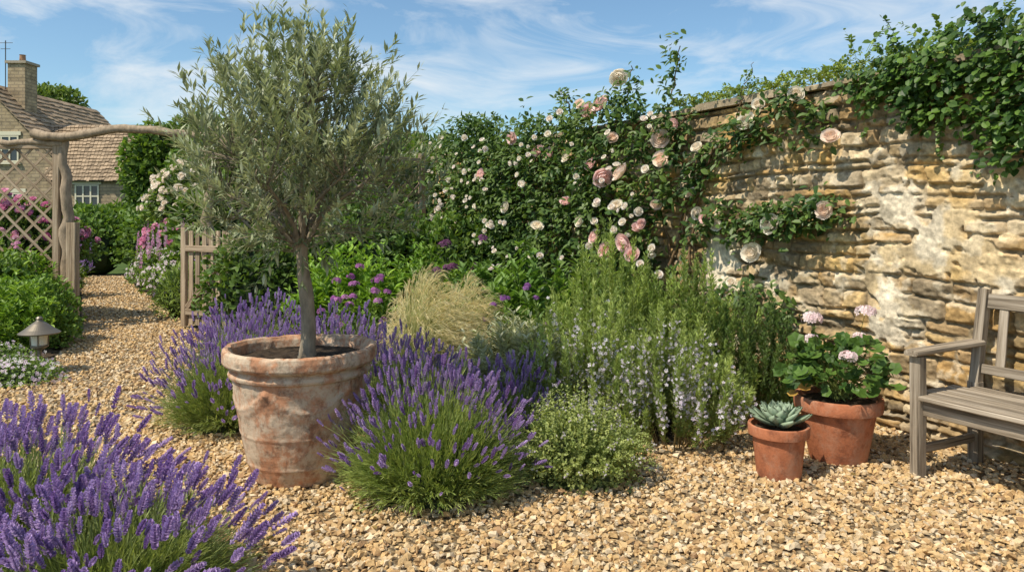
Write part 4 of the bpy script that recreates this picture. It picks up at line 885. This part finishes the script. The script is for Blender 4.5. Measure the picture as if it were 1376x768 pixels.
# ---------------------------------------------------------------- cottage
def cottage():
    E=empty('stone_cottage',(-18,31,0))
    def brick(name,s,c1,c2,mo,w,h,bd,msz=.02):
        m,nt,o=newmat(name);L=nt.links.new;tc=N(nt,'ShaderNodeTexCoord');sp=N(nt,'ShaderNodeSeparateXYZ');L(tc.outputs['Object'],sp.inputs[0])
        ad=N(nt,'ShaderNodeMath',operation='ADD');L(sp.outputs[0],ad.inputs[0]);L(sp.outputs[1],ad.inputs[1]);cb=N(nt,'ShaderNodeCombineXYZ');L(ad.outputs[0],cb.inputs[0]);L(sp.outputs[2],cb.inputs[1])
        b=N(nt,'ShaderNodeTexBrick');b.inputs['Scale'].default_value=s;b.inputs['Color1'].default_value=(*c1,1);b.inputs['Color2'].default_value=(*c2,1);b.inputs['Mortar'].default_value=(*mo,1);b.inputs['Brick Width'].default_value=w;b.inputs['Row Height'].default_value=h;b.inputs['Mortar Size'].default_value=msz
        L(cb.outputs[0],b.inputs['Vector']);n=N(nt,'ShaderNodeTexNoise');n.inputs['Scale'].default_value=3;n.inputs['Detail'].default_value=8;L(tc.outputs['Object'],n.inputs['Vector'])
        mr=N(nt,'ShaderNodeMapRange');mr.inputs[1].default_value=.3;mr.inputs[2].default_value=.7;mr.inputs[3].default_value=.65;mr.inputs[4].default_value=1.3;L(n.outputs['Fac'],mr.inputs[0])
        mu=N(nt,'ShaderNodeVectorMath',operation='SCALE');L(b.outputs[0],mu.inputs[0]);L(mr.outputs[0],mu.inputs['Scale'])
        p=N(nt,'ShaderNodeBsdfPrincipled');p.inputs['Roughness'].default_value=.95;bp=N(nt,'ShaderNodeBump');bp.invert=True;bp.inputs['Strength'].default_value=.8;bp.inputs['Distance'].default_value=bd;L(b.outputs['Fac'],bp.inputs['Height']);L(bp.outputs[0],p.inputs['Normal'])
        L(mu.outputs[0],p.inputs['Base Color']);L(p.outputs[0],o.inputs[0]);return m
    ST=brick('cottage_stone',1,(.44,.34,.21),(.36,.27,.16),(.30,.23,.15),.34,.14,.02)
    def off(V):return A(V,float)-A([-18,31,0])
    def box(nm,x0,x1,y0,y1,z0,z1,mat):
        V=off([[x0,y0,z0],[x1,y0,z0],[x1,y1,z0],[x0,y1,z0],[x0,y0,z1],[x1,y0,z1],[x1,y1,z1],[x0,y1,z1]])
        mb=MB();mb.add(V,[[0,3,2,1],[4,5,6,7],[0,1,5,4],[1,2,6,5],[2,3,7,6],[3,0,4,7]],(.38,.32,.24));return mb.build(nm,mat,E)
    def roofslab(nm,a,b,c,d,th):
        a,b,c,d=map(lambda v:off([v])[0],(a,b,c,d));nr=16;mb=MB();nn=nrm(np.cross(b-a,d-a));nn=nn if nn[2]>0 else -nn
        for i in range(nr):
            f0=i/nr;f1=min(1,(i+1.15)/nr);nx=26
            for k in range(nx):
                g0=k/nx;g1=(k+1)/nx-.004
                P=lambda g,f:(a*(1-g)+b*g)*(1-f)+(d*(1-g)+c*g)*f
                li=U(.0,.018);lo=nn*(th*.2+.05+li);hi=nn*(th*.2+.012)
                j=U(-.012,.012)
                q=[P(g0,f0+j)+lo,P(g1,f0+j)+lo,P(g1,f1)+hi,P(g0,f1)+hi];q2=[v-nn*.035 for v in q]
                cc=A([.36,.265,.175])*U(.65,1.2)
                mb.add(A(q+q2),[[0,1,2,3],[4,5,1,0],[4,0,3,7],[1,5,6,2]],cc)
        mb.add(A([a,b,c,d]),[[0,1,2,3]],(.1,.08,.06));mb.build(nm,M_STONE,E)
    rx,hw,zr,ze=-21.3,2.9,6.75,3.7;y0,y1=30,38
    V=off([[rx-hw,y0,-.05],[rx+hw,y0,-.05],[rx+hw,y0,ze],[rx,y0,zr],[rx-hw,y0,ze],[rx-hw,y1,-.05],[rx+hw,y1,-.05],[rx+hw,y1,ze],[rx,y1,zr],[rx-hw,y1,ze]])
    mb=MB();mb.add(V,[[0,1,2,3,4],[9,8,7,6,5]]);mb.add(V,[[1,6,7,2],[5,0,4,9]]);mb.build('main_walls',ST,E)
    for s,nm in((1,'roof_right'),(-1,'roof_left')):
        e=hw+.2;ez=ze-.2*(zr-ze)/hw
        roofslab(nm,(rx+s*e,y0-.15,ez),(rx+s*e,y1+.15,ez),(rx,y1+.15,zr+.05),(rx,y0-.15,zr+.05),.08)
    cx=-20.65
    box('chimney',cx-.36,cx+.36,31,31.8,5.2,7.75,ST);box('chimney_cap',cx-.44,cx+.44,30.93,31.87,7.753,7.86,M_STONE)
    V,F=lathe([(0,0),(.13,0),(.11,.3),(.13,.32),(0,.33)],16);mb=MB();mb.add(V+off([[cx,31.4,7.86]]),F,(.35,.2,.12));mb.build('chimney_pot',M_STONE,E)
    ax=-21.1
    mb=MB();tube(mb,off([[ax,31,6.4],[ax,31,8.7]]),.02,5,(.1,.1,.1));tube(mb,off([[ax-.3,31,8.6],[ax+.3,31,8.6]]),.012,5,(.1,.1,.1));tube(mb,off([[ax-.2,31,8.35],[ax+.2,31,8.35]]),.012,5,(.1,.1,.1));mb.build('aerial',M_STONE,E)
    xa,xb,ya,yb,ze2,zr2=-18.38,-15.6,29.7,34.3,2.95,5.25;ym=(ya+yb)/2
    V=off([[xa,ya,-.05],[xb,ya,-.05],[xb,ya,ze2],[xa,ya,ze2],[xb,yb,-.05],[xb,yb,ze2],[xb,ym,zr2],[xa,yb,-.05],[xa,yb,ze2]])
    mb=MB();mb.add(V,[[0,1,2,3],[4,7,8,5]]);mb.add(V,[[1,4,5,6,2]]);mb.build('wing_walls',ST,E)
    roofslab('wing_roof_front',(xa-.1,ya-.2,ze2-.19),(xb+.15,ya-.2,ze2-.19),(xb+.15,ym,zr2+.04),(xa-1.6,ym,zr2+.04),.08)
    roofslab('wing_roof_back',(xa,yb+.2,ze2-.19),(xb+.15,yb+.2,ze2-.19),(xb+.15,ym,zr2+.04),(xa,ym,zr2+.04),.08)
    cr=plain('cream_paint',(.72,.66,.48),.5);gs=plain('window_glass',(.04,.05,.06),.08)
    for w,(x0,x1,z0,z1) in enumerate([(-17.4,-16.5,1.75,2.62),(-20.9,-19.9,3.6,4.6),(-20.9,-19.7,1.2,2.3)]):
        yy=29.7 if w==0 else 30
        box(f'window_glass_{w}',x0,x1,yy-.02,yy+.02,z0,z1,gs)
        box(f'sill_{w}',x0-.12,x1+.12,yy-.1,yy-.003,z0-.12,z0-.04,cr);box(f'lintel_{w}',x0-.12,x1+.12,yy-.05,yy-.004,z1+.045,z1+.2,cr)
        for k in range(4):
            xx=x0+(x1-x0)*k/3;box(f'mullion_{w}_{k}',xx-.03,xx+.03,yy-.05,yy-.022,z0,z1,cr)
        for k in range(3):
            zz=z0+(z1-z0)*k/2;box(f'transom_{w}_{k}',x0-.03,x1+.03,yy-.045,yy-.024,zz-.025,zz+.025,cr)
cottage()
# ---------------------------------------------------------------- light & sky
S=nrm(A([-.82,-.57,0]));el=math.radians(54);SV=Vector((S[0]*math.cos(el),S[1]*math.cos(el),math.sin(el)))
ld=bpy.data.lights.new('sun','SUN');ld.energy=5.0;ld.angle=math.radians(.5);ld.color=(1,.92,.77)
lo=bpy.data.objects.new('sun',ld);scene.collection.objects.link(lo);lo.rotation_euler=SV.to_track_quat('Z','Y').to_euler();lo.location=(-5,-3,8)
w=bpy.data.worlds.new('World');scene.world=w;w.use_nodes=True;nt=w.node_tree;nt.nodes.clear();L=nt.links.new
out=N(nt,'ShaderNodeOutputWorld');bg=N(nt,'ShaderNodeBackground');bg.inputs[1].default_value=.135
sk=N(nt,'ShaderNodeTexSky',sky_type='NISHITA');sk.sun_disc=False;sk.sun_elevation=el;sk.sun_rotation=math.atan2(S[0],S[1])%(2*math.pi);sk.air_density=1.0;sk.dust_density=.5;sk.ozone_density=1.6
tn=N(nt,'ShaderNodeVectorMath',operation='MULTIPLY');tn.inputs[1].default_value=(.92,1.08,1.10);L(sk.outputs[0],tn.inputs[0])
tc=N(nt,'ShaderNodeTexCoord')
mp=N(nt,'ShaderNodeMapping');mp.inputs['Rotation'].default_value=(0,math.radians(-30),0);mp.inputs['Scale'].default_value=(2.2,2.2,8.5);mp.inputs['Location'].default_value=(.6,0,.3);L(tc.outputs['Generated'],mp.inputs[0])
n1=N(nt,'ShaderNodeTexNoise');n1.inputs['Scale'].default_value=1.7;n1.inputs['Detail'].default_value=10;n1.inputs['Roughness'].default_value=.6;n1.inputs['Distortion'].default_value=1.0;L(mp.outputs[0],n1.inputs['Vector'])
r1=ramp(nt,[(.44,(0,0,0)),(.72,(1,1,1))]);L(n1.outputs['Fac'],r1.inputs[0])
mm=N(nt,'ShaderNodeMath',operation='MULTIPLY');mm.inputs[1].default_value=.85;L(r1.outputs[0],mm.inputs[0])
mx=N(nt,'ShaderNodeMix',data_type='RGBA');L(mm.outputs[0],mx.inputs[0]);L(tn.outputs[0],mx.inputs[6]);mx.inputs[7].default_value=(6.6,6.85,7.0,1)
L(mx.outputs[2],bg.inputs[0]);L(bg.outputs[0],out.inputs[0])
# ---------------------------------------------------------------- camera
cd=bpy.data.cameras.new('camera');cd.sensor_width=36;cd.lens=26.16;cd.shift_y=-.0683;cd.clip_end=2000;cd.clip_start=.05
co=bpy.data.objects.new('camera',cd);scene.collection.objects.link(co);co.location=(0,0,1.4);co.rotation_euler=(math.radians(90),0,0);scene.camera=co
scene.view_settings.view_transform='Standard';scene.view_settings.look='None';scene.view_settings.exposure=0
